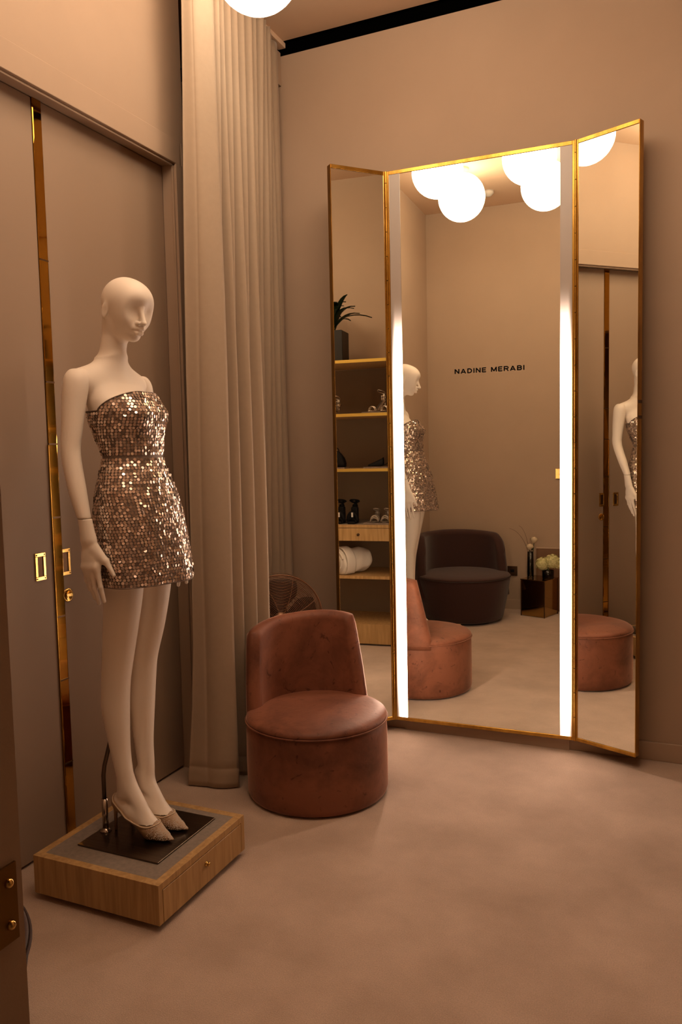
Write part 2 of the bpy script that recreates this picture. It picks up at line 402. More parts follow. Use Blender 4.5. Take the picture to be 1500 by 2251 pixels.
# ceiling detector, sockets, light switch
det = MB().lathe([(.001, 0), (.045, 0), (.045, -.02), (.035, -.03), (.02, -.045), (.001, -.047)], 32, Matrix.Translation((-1.41, .86, HC))).build('smoke_detector', mat('detector plastic', (.5, .45, .4), .5), smooth=True)
tag(det, 'small pale round smoke detector on the ceiling near the rear wall', 'smoke detector')
def plate(name, x, z, m, label, cat, kind=None):
    o = MB().box((x-.044, YR, z-.044), (x+.044, YR+.008, z+.044)).build(name, m, bevel=.002)
    tag(o, label, cat); return o
s = plate('light_switch', -.87, 1.222, 'brass2', 'brass light switch plate on the rear wall, seen beside the right light strip', 'light switch')
MB().box((-.88, YR+.008, 1.21), (-.86, YR+.014, 1.234)).build('rocker', 'brass2', s, bevel=.001)
s = plate('wall_socket', -1.293, .347, 'bronze', 'dark bronze wall socket low on the wall between plum chair and side table', 'wall socket')
MB().box((-1.31, YR+.008, .335), (-1.276, YR+.010, .36)).build('socket_face', 'blackleather', s)
s = plate('wall_socket', -1.40, .347, 'bronze', 'dark bronze wall socket partly hidden behind the plum chair back', 'wall socket')
MB().box((-1.417, YR+.008, .335), (-1.383, YR+.010, .36)).build('socket_face', 'blackleather', s)

# ================================================================== GLOBES
def globe(x, y, label):
    t = empty('globe_ceiling_light', (x, y, HC)); tag(t, label, 'ceiling light', 'opal globe ceiling lights')
    MB().lathe([(.001, 0), (.055, 0), (.055, -.018), (.03, -.022), (.03, -.036), (.001, -.036)], 32).build('ceiling_cap', 'ceil', t, smooth=True)
    MB().lathe([(max(1e-4, .178*math.sin(PI*i/20)), -.036-.178+.178*math.cos(PI*i/20)) for i in range(21)], 32, cap=False).build('glass_globe', 'globe', t, smooth=True)
globe(-1.57, 2.83, 'white glowing globe light nearest the curtain, at the top edge of the photo')
globe(-1.53, 2.085, 'glowing globe, upper left of the four in the middle mirror')
globe(-.905, 2.09, 'glowing globe, upper right of the four in the middle mirror')
globe(-1.50, 1.465, 'glowing globe, lower left of the four in the middle mirror')
globe(-.875, 1.47, 'glowing globe, lower right of the four, partly behind the right light strip')
globe(-.90, 2.72, 'added unseen fill light globe above the middle mirror panel, just outside the top of the photo')  # this and the next three: unseen globes added to raise the room light
globe(-.25, 2.72, 'added unseen fill light globe nearest the right mirror wing, outside the top of the photo')
globe(-.25, 2.09, 'added unseen fill light globe over the middle of the floor, outside the photo')
globe(-.25, 1.47, 'added unseen fill light globe closest to the doorway, outside the photo')

# ================================================================== CURTAIN
def curtain():
    lead_t, lead_b = (-1.975, 2.90), (-1.995, 2.815)
    top = [lead_t, (-1.935, 2.925)]; bot = [lead_b, (-1.93, 2.83)]
    yt = [3.03, 3.075, 3.12, 3.172, 3.233, 3.296, 3.36, 3.414, 3.473, 3.529, 3.582, 3.631, 3.70]
    bxy = [(-1.79, 2.865), (-1.87, 2.93), (-1.81, 2.985), (-1.87, 3.04), (-1.805, 3.095), (-1.87, 3.15), (-1.815, 3.22), (-1.93, 3.31), (-1.95, 3.40), (-1.95, 3.48), (-1.95, 3.56), (-1.95, 3.64), (-1.95, 3.72)]
    for i, (y, b) in enumerate(zip(yt, bxy)):
        top.append(((-1.90 if i else -1.895)-.06*max(0, (y-3.50)/.2), y)); bot.append(b)
        if i < len(yt)-1:
            top.append((-1.975, (y+yt[i+1])/2-.004)); bot.append((min(-1.96, b[0]-.09), (b[1]+bxy[i+1][1])/2-.012))
    top.append((-1.985, 3.775)); bot.append((-2.0, 3.775))
    sh_ = lambda L, a: [(x+a*(3.78-y)/.88, y*(x+a*(3.78-y)/.88)/x) for x, y in L]
    top = sh_(top, .055); bot = sh_(bot, .022)
    n = len(top); zs = [0.006, .03, .06, .085, .09, .095, .13, .2, .35, .6, .9, 1.2, 1.5, 1.8, 2.1, 2.4, 2.7, 3.0, 3.2, 3.35, 3.45, 3.50, 3.555]
    rows = []
    for z in zs:
        t = (z/3.555); t = t**1.0
        ctl = []
        for k in range(n):
            wob = .004*math.sin(z*2.3+k*1.7)
            a = bot[k]; b = top[k]; ctl.append((a[0]+(b[0]-a[0])*t+wob, a[1]+(b[1]-a[1])*t+wob*.5))
        if z < .5:
            q = 1-z/.5; ctl[0] = (ctl[0][0]-.02*q, ctl[0][1]-.02*q); ctl[1] = (ctl[1][0]+.0*q, ctl[1][1]-.015*q)
        pts = []
        for k in range(n-1):
            (x0, y0), (x1, y1) = ctl[k], ctl[k+1]; m = 14 if k == 1 else 7
            for j in range(m):
                u = j/m
                e = .5-.5*math.cos(PI*u)
                if k == 1:   # broad front pleat, nearly flat then rolled at its edge
                    x = x0+(x1-x0)*u; y = y0+(y1-y0)*(u**1.3)
                    y -= .014*math.sin(PI*u)
                else:
                    x = x0+(x1-x0)*e; y = y0+(y1-y0)*u
                    if x1 < x0: y = y0+(y1-y0)*(u**.8)
                pts.append((x, y, z))
        pts.append((*ctl[-1], z)); rows.append(pts)
    for r in (rows[3], rows[5]): pass
    rows[4] = [(x-.0015, y+.0015, z) for x, y, z in rows[4]]
    g = MB().grid(rows)
    o = g.build('curtain', 'curtain', smooth=True, flip=True)
    s_ = o.modifiers.new('thick', 'SOLIDIFY'); s_.thickness = .003; s_.offset = 0
    return o
cur = curtain(); tag(cur, 'full height pleated beige curtain hanging beside the door', 'curtain')
MB().box((-1.985, 2.95, HC-.026), (-1.94, YB-.004, HC)).build('curtain_track', 'ceil', cur, bevel=.003)
MB().box((-2.04, YB-.055, HC-.21), (-1.972, YB-.001, HC-.04)).build('pelmet_end', 'wall', cur, bevel=.003)

# ================================================================== TRIPTYCH MIRROR
HL = (-1.3753, 3.7294); HR = (-.4714, 3.7484); OL = (-1.5739, 3.5042); OR = (-.1952, 3.6336); ZT, ZB_ = 2.826, .0573
tm = empty('triptych_mirror', (-.92, 3.74, 0)); tag(tm, 'tall brass framed three panel dressing mirror with two vertical light strips', 'mirror')
T0 = Matrix.Translation((.92, -3.74, 0))
def panel(A, B, name, thick=.036, fws=(.011, .011), gname='mirror_glass', ext=(0, 0), fwt=.018):
    A = Vector((A[0], A[1], 0)); B = Vector((B[0], B[1], 0)); u = (B-A); L = u.length; u.normalize(); n = Vector((u.y, -u.x, 0))  # towards the room
    m = Matrix((u, -n, Vector((0, 0, 1)))).transposed().to_4x4(); m.translation = A
    m = T0 @ m
    g = MB()
    x0, x1 = ext[0], L-ext[1]; fa, fb = fws
    g.box((x0, 0, ZB_), (x0+fa, thick, ZT), m); g.box((x1-fb, 0, ZB_), (x1, thick, ZT), m)
    g.box((x0+fa, 0, ZT-fwt), (x1-fb, thick, ZT), m); g.box((x0+fa, 0, ZB_), (x1-fb, thick, ZB_+fwt), m)
    g.box((x0+fa, thick-.008, ZB_+fwt), (x1-fb, thick, ZT-fwt), m)
    f = g.build(name, 'brass', tm, bevel=.0012, seg=1)
    gl = MB().box((x0+fa, .0035, ZB_+fwt), (x1-fb, .0055, ZT-fwt), m).build(gname, 'mirror', f)
    return f, m, L
cf, cm, cL = panel(HL, HR, 'centre_frame', ext=(.004, .004))
lf, lm, lL = panel(OL, HL, 'wing_frame', ext=(0, .004), fws=(.0035, .008))
rf, rm, rL = panel(HR, OR, 'wing_frame', ext=(.004, 0), fws=(.008, .0035))
for (x, y) in (HL, HR):
    g = MB(); z = ZB_
    while z < ZT-.01:
        g.lathe([(.0055, z), (.0055, min(ZT, z+.115))], 14, T0 @ Matrix.Translation((x, y, 0))); z += .118
    g.build('hinge', 'brass', tm, smooth=False)
def lstrip(a, b, out_left):
    xa = (cm @ Vector((a, 0, 0))).x; xb = (cm @ Vector((b, 0, 0))).x
    m = strip_mat('frosted lamp strip', xa, xa+.4*(xb-xa)) if out_left else strip_mat('frosted lamp strip', xb, xb-.4*(xb-xa))
    return MB().box((a, .0015, ZB_+.018), (b, .0034, ZT-.018), cm).build('light_strip', m, tm)
lstrip(.016, .071, True); lstrip(cL-.068, cL-.012, False)
MB().box((-1.33, 3.768, 0), (-.5, YB-.001, ZB_), T0).build('base', 'wall', tm)
MB().box((-1.3, YB-.03, 1.4), (-.55, YB-.001, 1.5), T0).build('wall_bracket', 'wall', tm)
# two dark bands where the closing strap plates sit on the outer edge of the right wing
for z in (1.642, 1.575): MB().box((rL-.0005, -.0005, z-.007), (rL+.0008, .0365, z+.007), rm).build('edge_band', 'bronze', rf)
def lettering():
    # bold extended capitals drawn as strokes; glyph box 1 x 1, stroke width .2
    arc = lambda cx, cy, rx, ry, a0, a1, n=10: [(cx+rx*math.cos(R(a0+(a1-a0)*i/n)), cy+ry*math.sin(R(a0+(a1-a0)*i/n))) for i in range(n+1)]
    G = {'N': (.86, [[(.1, 0), (.1, 1)], [(.1, .96), (.76, .04)], [(.76, 0), (.76, 1)]]),
         'A': (.98, [[(.09, 0), (.49, .96)], [(.89, 0), (.49, .96)], [(.24, .28), (.74, .28)]]),
         'D': (.86, [[(.1, 0), (.1, 1)], [(.1, .91)]+arc(.36, .5, .40, .41, 90, -90)+[(.1, .09)]]),
         'I': (.22, [[(.11, 0), (.11, 1)]]),
         'E': (.74, [[(.1, 0), (.1, 1)], [(.1, .91), (.72, .91)], [(.1, .5), (.66, .5)], [(.1, .09), (.72, .09)]]),
         'M': (1.02, [[(.1, 0), (.1, 1)], [(.12, .95), (.51, .12)], [(.90, .95), (.51, .12)], [(.92, 0), (.92, 1)]]),
         'R': (.86, [[(.1, 0), (.1, 1)], [(.1, .91)]+arc(.52, .69, .24, .22, 90, -90)+[(.1, .47)], [(.5, .46), (.78, 0)]]),
         'B': (.84, [[(.1, 0), (.1, 1)], [(.1, .91)]+arc(.50, .715, .22, .195, 90, -90)+[(.1, .52)], [(.1, .52)]+arc(.52, .305, .23, .215, 90, -90)+[(.1, .09)]]), ' ': (.42, [])}
    txt = 'NADINE MERABI'; gap = .22; tot = sum(G[c][0]+gap for c in txt)-gap
    Hc_ = .0225; sx = .336/tot; x = 0
    for li, c in enumerate(txt):
        wd, strokes = G[c]; g = MB()
        for k, st in enumerate(strokes):
            P = [Vector((x+p[0]*sx, 0, p[1]*Hc_)) for p in st]; hw = .0026; rows = []
            for i, p in enumerate(P):
                t = (P[min(i+1, len(P)-1)]-P[max(i-1, 0)]).normalized(); n_ = Vector((-t.z, 0, t.x))*hw
                rows.append([p+n_, p-n_])
            zf = .0020-.00002*k
            for i in range(len(rows)-1):
                a, b = rows[i], rows[i+1]
                q = [a[0], a[1], b[1], b[0]]
                v = [tuple(cm @ Vector((u.x+.337, y_, u.z+1.8185))) for y_ in (zf, .0034) for u in q]
                g.add(v, [(0, 1, 2, 3), (4, 7, 6, 5), (0, 4, 5, 1), (1, 5, 6, 2), (2, 6, 7, 3), (3, 7, 4, 0)])
        if strokes: g.build('letter', 'text', tm)
        x += (wd+gap)*sx
lettering()

# ================================================================== MANNEQUIN
OX, OY, OZ = -1.70, 2.11, .156
tp = [(-.1, .105, .155, .80, .02), ]
def smooth_table(pts, n=400):
    # (x, y, z, r) knots ordered by falling z -> dense monotone table for np.interp over z
    P = np.array(pts, float); t = np.arange(len(P)); T = np.linspace(0, len(P)-1, n)
    out = []
    for k in range(4):
        y = P[:, k]; m = np.gradient(y)
        i = np.minimum(T.astype(int), len(P)-2); u = T-i
        h = (2*u**3-3*u**2+1)*y[i]+(u**3-2*u**2+u)*m[i]+(-2*u**3+3*u**2)*y[i+1]+(u**3-u**2)*m[i+1]
        out.append(h)
    o = np.array(out).T; return o[np.argsort(o[:, 2])]
def limb(X, Y, Z, T, sc=1.0):
    cx = np.interp(Z, T[:, 2], T[:, 0]); cy = np.interp(Z, T[:, 2], T[:, 1]); r = np.interp(Z, T[:, 2], T[:, 3])
    d = np.sqrt((X-cx)**2+((Y-cy)/sc)**2)-r
    d = smax(d, Z-T[-1, 2], .01); return smax(d, T[0, 2]-Z, .01)
Zk = np.array([.78, .88, .98, 1.06, 1.14, 1.20, 1.27, 1.34, 1.40, 1.46, 1.52, 1.56, 1.60])
Ck = np.array([.01, .01, .008, .010, .012, .012, .008, -.012, -.022, -.045, -.065, -.070, -.068])
Ak = np.array([.085, .095, .105, .104, .098, .086, .078, .084, .092, .080, .058, .045, .035])
Bk = np.array([.12, .15, .158, .156, .142, .122, .106, .113, .124, .130, .128, .105, .05])
def torso(X, Y, Z):
    c = np.interp(Z, Zk, Ck); a = np.interp(Z, Zk, Ak); b = np.interp(Z, Zk, Bk)
    q = np.sqrt(((X-c)/a)**2+(Y/b)**2); d = (q-1)*np.minimum(a, b)
    return np.maximum(d, np.maximum(.86-Z, Z-1.60))
LEG = {1: [(.0, .078, .93, .078), (.009, .070, .83, .065), (-.006, .062, .70, .0575), (-.03, .058, .585, .0500), (-.036, .056, .52, .0475), (-.042, .053, .42, .0455), (-.038, .050, .29, .034), (-.030, .048, .19, .0285), (-.040, .047, .125, .029)],
       -1: [(.0, -.078, .93, .078), (0, -.070, .83, .065), (-.025, -.062, .70, .0580), (-.048, -.058, .58, .0515), (-.060, -.056, .51, .0485), (-.068, -.052, .42, .0465), (-.062, -.046, .29, .0345), (-.050, -.042, .19, .029), (-.058, -.036, .125, .029)]}
LEGT = {k: smooth_table(v) for k, v in LEG.items()}
def foot(X, Y, Z, s):
    yc = .047 if s > 0 else -.034; x0 = 0 if s > 0 else -.002
    d = cone(X, Y, Z, (x0-.083, yc, .108), (x0-.03, yc, .080), .0245, .027)
    d = smin(d, cone(X, Y, Z, (x0-.048, yc, .175), (x0+.034, yc, .050), .0275, .0235), .02)
    d = smin(d, cone(X, Y, Z, (x0-.02, yc, .075), (x0+.055, yc, .030), .026, .024, (1, 1.18)), .02)
    d = smin(d, cone(X, Y, Z, (x0+.05, yc, .026), (x0+.100, yc+.002, .014), .024, .010, (1, 1.15)), .02)
    return d
def upper_sdf(X, Y, Z):
    d = torso(X, Y, Z)
    for s in (1, -1): d = smin(d, ell(X, Y, Z, (.022, s*.055, 1.425), (.048, .055, .05)), .02)
    d = smin(d, cone(X, Y, Z, (-.078, 0, 1.55), (-.037, 0, 1.72), .043, .042), .045)
    for s in (1, -1): d = smin(d, cone(X, Y, Z, (-.070, s*.02, 1.562), (-.078, s*.140, 1.527), .030, .036), .035)
    return d
def body_sdf(X, Y, Z):
    d = upper_sdf(X, Y, Z)
    for s in (1, -1):
        d = smin(d, limb(X, Y, Z, LEGT[s]), .02)
        d = smin(d, foot(X, Y, Z, s), .015)
    return d
HCX, HCZ, HROT, HPIT = .002, 1.765, R(-15), R(16)
ch_, sh_ = math.cos(HROT), math.sin(HROT)
def head_sdf(X0, Y0, Z0):
    dx = X0-HCX; X1 = dx*ch_+Y0*sh_; Y = -dx*sh_+Y0*ch_; Z1 = Z0-HCZ
    X = X1*math.cos(HPIT)-Z1*math.sin(HPIT); Z = X1*math.sin(HPIT)+Z1*math.cos(HPIT)
    d = ell(X, Y, Z, (-.006, 0, .026), (.092, .071, .081))
    d = smin(d, ell(X, Y, Z, (.026, 0, -.028), (.054, .049, .068)), .030)
    d = smin(d, ell(X, Y, Z, (.046, 0, .030), (.041, .052, .048)), .04)
    for s in (1, -1): d = smin(d, cone(X, Y, Z, (-.018, s*.040, -.036), (.042, s*.014, -.074), .016, .012), .024)   # jaw
    d = smin(d, ell(X, Y, Z, (.061, 0, -.080), (.016, .019, .015)), .016)       # chin
    for s in (1, -1):
        d = smin(d, ell(X, Y, Z, (.048, s*.034, -.018), (.024, .016, .024)), .030)   # cheek bones
        d = smax(d, -ell(X, Y, Z, (.111, s*.026, .004), (.028, .020, .024)), .034)   # eye hollows
    d = smin(d, cone(X, Y, Z, (.081, 0, .016), (.105, 0, -.026), .0062, .0078), .010)
    d = smin(d, ell(X, Y, Z, (.104, 0, -.029), (.010, .0090, .0070)), .006)
    for s in (1, -1): d = smin(d, ell(X, Y, Z, (.091, s*.0115, -.031), (.009, .0065, .0065)), .006)
    d = smin(d, ell(X, Y, Z, (.072, 0, -.052), (.019, .024, .016)), .014)       # muzzle
    lip = cone(X, Y, Z, (.091, -.006, -.0470), (.091, .006, -.0470), .0072, .0072)
    for s in (1, -1): lip = smin(lip, cone(X, Y, Z, (.090, s*.006, -.0475), (.077, s*.0205, -.0530), .0068, .0030), .004)
    lo = cone(X, Y, Z, (.0875, -.007, -.0635), (.0875, .007, -.0635), .0082, .0082)
    for s in (1, -1): lo = smin(lo, cone(X, Y, Z, (.087, s*.006, -.0630), (.076, s*.019, -.0555), .0072, .0028), .004)
    d = smin(d, lip, .003); d = smin(d, lo, .003)
    slit = cone(X, Y, Z, (.1005, -.006, -.0550), (.1005, .006, -.0550), .0032, .0032)
    for s in (1, -1): slit = np.minimum(slit, cone(X, Y, Z, (.0995, s*.006, -.0550), (.082, s*.0215, -.0552), .0032, .0016))
    d = smax(d, -slit, .003)
    for s in (1, -1):
        e = ell(X, Y, Z, (-.014, s*.0700, -.012), (.014, .0075, .025)); e = smax(e, -ell(X, Y, Z, (-.008, s*.079, -.012), (.010, .007, .018)), .006)
        d = smin(d, e, .006)
    # neck in body coordinates
    nk = upper_sdf(X0, Y0, Z0)
    nk = smin(nk, cone(X0, Y0, Z0, (-.037, 0, 1.72), (-.028, 0, 1.76), .042, .040), .02)
    return smin(d, nk, .022)
ZC = 1.655
def with_neck(X, Y, Z):
    return np.maximum(body_sdf(X, Y, Z), Z-ZC)
mq = empty('mannequin', (OX, OY, OZ)); tag(mq, 'bald white faceless female mannequin standing on the wooden plinth', 'mannequin')
def warp(V):
    # the figure leans back and to its left above the ankles
    V = np.array(V, float); s_ = np.clip(V[:, 2]/1.6, 0, 1.2)
    V[:, 0] = V[:, 0]*(1+.03*s_)-.052*s_; V[:, 1] = V[:, 1]*(1+.03*s_)+.064*s_; V[:, 2] *= 1.016
    return V
def warp_obj(o, dz=0.):
    me = o.data; n = len(me.vertices); a = np.zeros(n*3); me.vertices.foreach_get('co', a); V = a.reshape(-1, 3); V[:, 2] += dz
    V = warp(V); V[:, 2] -= dz; me.vertices.foreach_set('co', V.ravel()); me.update()
def merged(name, parts, m, parent):
    Vs, Fs, n = [], [], 0
    for V, F in parts: Vs.append(V); Fs.append(F+n); n += len(V)
    V = np.concatenate(Vs); V = warp(V) if parent.name.startswith(('mannequin', 'arm')) else V
    me = np_mesh(name, V, np.concatenate(Fs)); return link(name, me, m, parent, True)
def build_body():
    V1, F1 = surfnet(body_sdf, (-.19, -.21, .05), (.16, .21, 1.665), .0040)
    # open the top ring of the torso just above the cut and let the finer head mesh start below it
    keep = (V1[F1][:, :, 2].mean(1) < ZC); F1 = F1[keep]; V1 = relax(V1, F1, 3)
    V2, F2 = surfnet(head_sdf, (-.14, -.11, 1.642), (.13, .11, 1.90), .0021)
    keep = (V2[F2][:, :, 2].mean(1) > ZC-.004); F2 = F2[keep]; V2 = relax(V2, F2, 2)
    return merged('body', [(V1, F1), (V2, F2)], 'plastic', mq)
body = build_body()
AX = {-1: dict(sh=(-.075, -.160, 1.530), el=(-.078, -.196, 1.285), fo=(-.052, -.203, 1.17), wr=(-.028, -.206, 1.085), hx=0.),
      1: dict(sh=(-.075, .160, 1.530), el=(-.075, .196, 1.285), fo=(-.02, .206, 1.17), wr=(.016, .206, 1.085), hx=.040)}
def arm_sdf(s):
    a = AX[s]
    def f(X, Y, Z):
        sh, el, fo, wr = a['sh'], a['el'], a['fo'], a['wr']
        T = smooth_table([(sh[0], s*.152, 1.560, .026), (sh[0], s*.158, 1.537, .0375), (sh[0], s*.164, 1.505, .0405), (sh[0]-.003, s*.174, 1.44, .0375), (sh[0]-.004, s*.186, 1.36, .0330), (*el, .0305), (*fo, .0280), (*wr, .0215), (wr[0]+.01, wr[1], wr[2]-.04, .020)])
        d = limb(X, Y, Z, T)
        
        # seam plane at the shoulder: keep the outer side
        d = np.maximum(d, -(s*Y-.128+(Z-1.53)*.05)); return np.maximum(d, 1.083-Z)
    return f
def hand_sdf(s):
    hx = AX[s]['hx']; y0 = AX[s]['wr'][1]
    def f(X, Y, Z):
        Y = (Y-y0)*(-s)       # + = towards the body (palm side)
        X = X-hx
        d = cone(X, Y, Z, (-.028, 0, 1.10), (-.016, 0, 1.02), .0222, .0195, (1.08, .85))
        pal = ell(X, Y, Z, (-.010, .001, .958), (.036, .0155, .066)); d = smin(d, pal, .022)
        d = smin(d, cone(X, Y, Z, (-.034, .002, .93), (.010, .0, .93), .011, .012), .014)
        F = [((.016, .000, .918), (.022, .004, .868), (.026, .013, .822), .0088, .0062),
             ((-.004, .000, .915), (-.004, .008, .862), (-.003, .022, .812), .0090, .0062),
             ((-.022, .002, .915), (-.025, .012, .866), (-.024, .028, .826), .0084, .0060),
             ((-.037, .004, .922), (-.043, .014, .884), (-.043, .028, .852), .0074, .0054)]
        for a, b, c, r0, r1 in F:
            e = smin(cone(X, Y, Z, a, b, r0, (r0+r1)/2), cone(X, Y, Z, b, c, (r0+r1)/2, r1), .004); d = smin(d, e, .006)
        tx = 0 if s < 0 else -.018
        th = smin(cone(X, Y, Z, (.008, .006, .985), (.040+tx*.5, .012, .950), .013, .0100), cone(X, Y, Z, (.040+tx*.5, .012, .950), (.066+tx, .016, .905), .0098, .0064), .006)
        d = smin(d, th, .014)
        return np.maximum(d, Z-1.0815)
    return f
for s in (-1, 1):
    a = AX[s]
    V, F = surfnet(arm_sdf(s), (-.135, s*.20-.075, 1.06), (.08, s*.20+.075, 1.60), .0036); V = relax(V, F, 2)
    ao = merged('arm', [(V, F)], 'plastic', mq)
    V, F = surfnet(hand_sdf(s), (a['hx']-.075, s*.205-.045, .79), (a['hx']+.09, s*.205+.045, 1.10), .0018); V = relax(V, F, 2)
    merged('hand', [(V, F)], 'plastic', ao)
# base plate and calf rod
MB().box((-.16, -.165, -.0055), (.170, .168, 0)).build('base_plate', 'steel', mq, bevel=.001, seg=1)
g = MB(); g.tube([(-.133, -.055, 0), (-.133, -.055, .115)], .0105, 20); so = g.build('rod_socket', 'chrome', mq, smooth=True, flip=False)
MB().lathe([(.02, 0), (.02, .004), (.013, .008), (.011, .012)], 24, Matrix.Translation((-.133, -.055, 0))).build('collar', 'chrome', so, smooth=True)
MB().tube([(-.133, -.055, .10), (-.133, -.055, .20), (-.127, -.054, .235), (-.095, -.050, .34), (-.066, -.048, .42)], .0075, 14).build('support_rod', 'steel', mq, smooth=True)

# ------------------------------------------------------------------ DRESS
dr = empty('sequin_dress', (OX, OY, OZ+.86)); tag(dr, 'strapless silver sequin mini dress worn by the mannequin', 'dress')
DZk = np.array([.862, .92, 1.0, 1.08, 1.16, 1.22, 1.262, 1.275, 1.29, 1.33, 1.38, 1.42, 1.46, 1.52])
DC = np.array([.036, .034, .030, .024, .016, .012, .008, .008, .007, -.002, -.010, -.016, -.030, -.040])
DA = np.array([.149, .145, .135, .128, .114, .098, .088, .086, .088, .096, .108, .114, .112, .100])
DB = np.array([.192, .188, .180, .171, .154, .132, .116, .113, .116, .124, .134, .137, .136, .135])
def dress_pt(th, z):
    c = np.interp(z, DZk, DC); a = np.interp(z, DZk, DA); b = np.interp(z, DZk, DB)
    ct, st_ = math.cos(th), math.sin(th)
    bust = 0
    for s in (1, -1): bust += .020*math.exp(-((th-s*.55)/.38)**2)*math.exp(-((z-1.415)/.045)**2)
    fl = max(0, (1.15-z))/.3*.006*math.sin(5*th+.6)+max(0, (1.15-z))/.3*.003*math.sin(9*th)
    return (c+(a+bust+fl)*ct, (b+fl+bust*.3)*st_, z-.86)
def ztop(th):
    f = math.cos(th)
    return 1.424+.066*max(0, f)**.8-.004*math.exp(-(th/.22)**2)
NT = 120; rows = []
for i in range(61):
    u = i/60
    rows.append([dress_pt(-PI+2*PI*j/NT, .862+(ztop(-PI+2*PI*j/NT)-.862)*u) for j in range(NT)])
M['dresscloth'] = mat('dress cloth', (.25, .18, .14), .5, .2, noise=.4, nscale=60)
g = MB().grid(rows, close_u=True); o = g.build('dress_shell', 'dresscloth', dr, smooth=True)
q = o.modifiers.new('t', 'SOLIDIFY'); q.thickness = .003; q.offset = -1
MB().tube(rows[-1], .0022, 6, closed=True).build('top_binding', 'dresscloth', dr, smooth=True)
MB().tube([tuple(v) for v in [dress_pt(-PI+2*PI*j/NT, .863) for j in range(NT)]], .0022, 6, closed=True).build('hem', 'dresscloth', dr, smooth=True)
def sequins():
    vs, fs = [], []
    z = .870; row = 0; K = 7
    while z < 1.52:
        # perimeter
        P = [Vector(dress_pt(-PI+2*PI*j/360, z)) for j in range(361)]
        per = sum((P[i+1]-P[i]).length for i in range(360)); n = int(per/.0114)
        cum = [0]
        for i in range(360): cum.append(cum[-1]+(P[i+1]-P[i]).length)
        cum = np.array(cum)
        for k in range(n):
            sarc = (k+.5*(row % 2))*per/n
            j = np.interp(sarc, cum, np.arange(361)); th = -PI+2*PI*j/360
            if z > ztop(th)-.004: continue
            if 1.268 < z < 1.282: continue
            p = Vector(dress_pt(th, z)); e = .01
            tu = (Vector(dress_pt(th+e, z))-Vector(dress_pt(th-e, z))).normalized(); tv = (Vector(dress_pt(th, z+e))-Vector(dress_pt(th, z-e))).normalized()
            nn = tu.cross(tv).normalized()
            nn = (nn+Vector(rng.normal(0, .21, 3))+tv*-.10).normalized(); a = nn.orthogonal().normalized(); a = (tu-nn*tu.dot(nn)).normalized(); b = nn.cross(a)
            c = p+nn*.0028; r = .0051*(.92+.16*rng.rand()); ph = rng.rand()*6
            i0 = len(vs)
            for q in range(K): vs.append(tuple(c+a*(r*math.cos(ph+2*PI*q/K))+b*(r*math.sin(ph+2*PI*q/K))))
            fs.append(tuple(range(i0, i0+K)))
        z += .0094; row += 1
    me = bpy.data.meshes.new('sequins'); me.from_pydata(vs, [], fs); me.update()
    o = link('sequins', me, 'sequin', dr); o['kind'] = 'stuff'; return o
M['sequin'] = mat('sequin', (.80, .62, .50), .22, .82)
nt = M['sequin'].node_tree
gi = nt.nodes.new('ShaderNodeNewGeometry'); rp = nt.nodes.new('ShaderNodeValToRGB')
rp.color_ramp.elements[0].color = (.62, .46, .37, 1); rp.color_ramp.elements[1].color = (.95, .80, .70, 1)
nt.links.new(gi.outputs['Random Per Island'], rp.inputs[0]); nt.links.new(rp.outputs[0], nt.nodes['Principled BSDF'].inputs['Base Color'])
sequins()
for ch in dr.children: warp_obj(ch, .86)
for ch in dr.children:
    V = np.zeros(len(ch.data.vertices)*3); ch.data.vertices.foreach_get('co', V); V = V.reshape(-1, 3); ch.data.vertices.foreach_set('co', V.ravel())

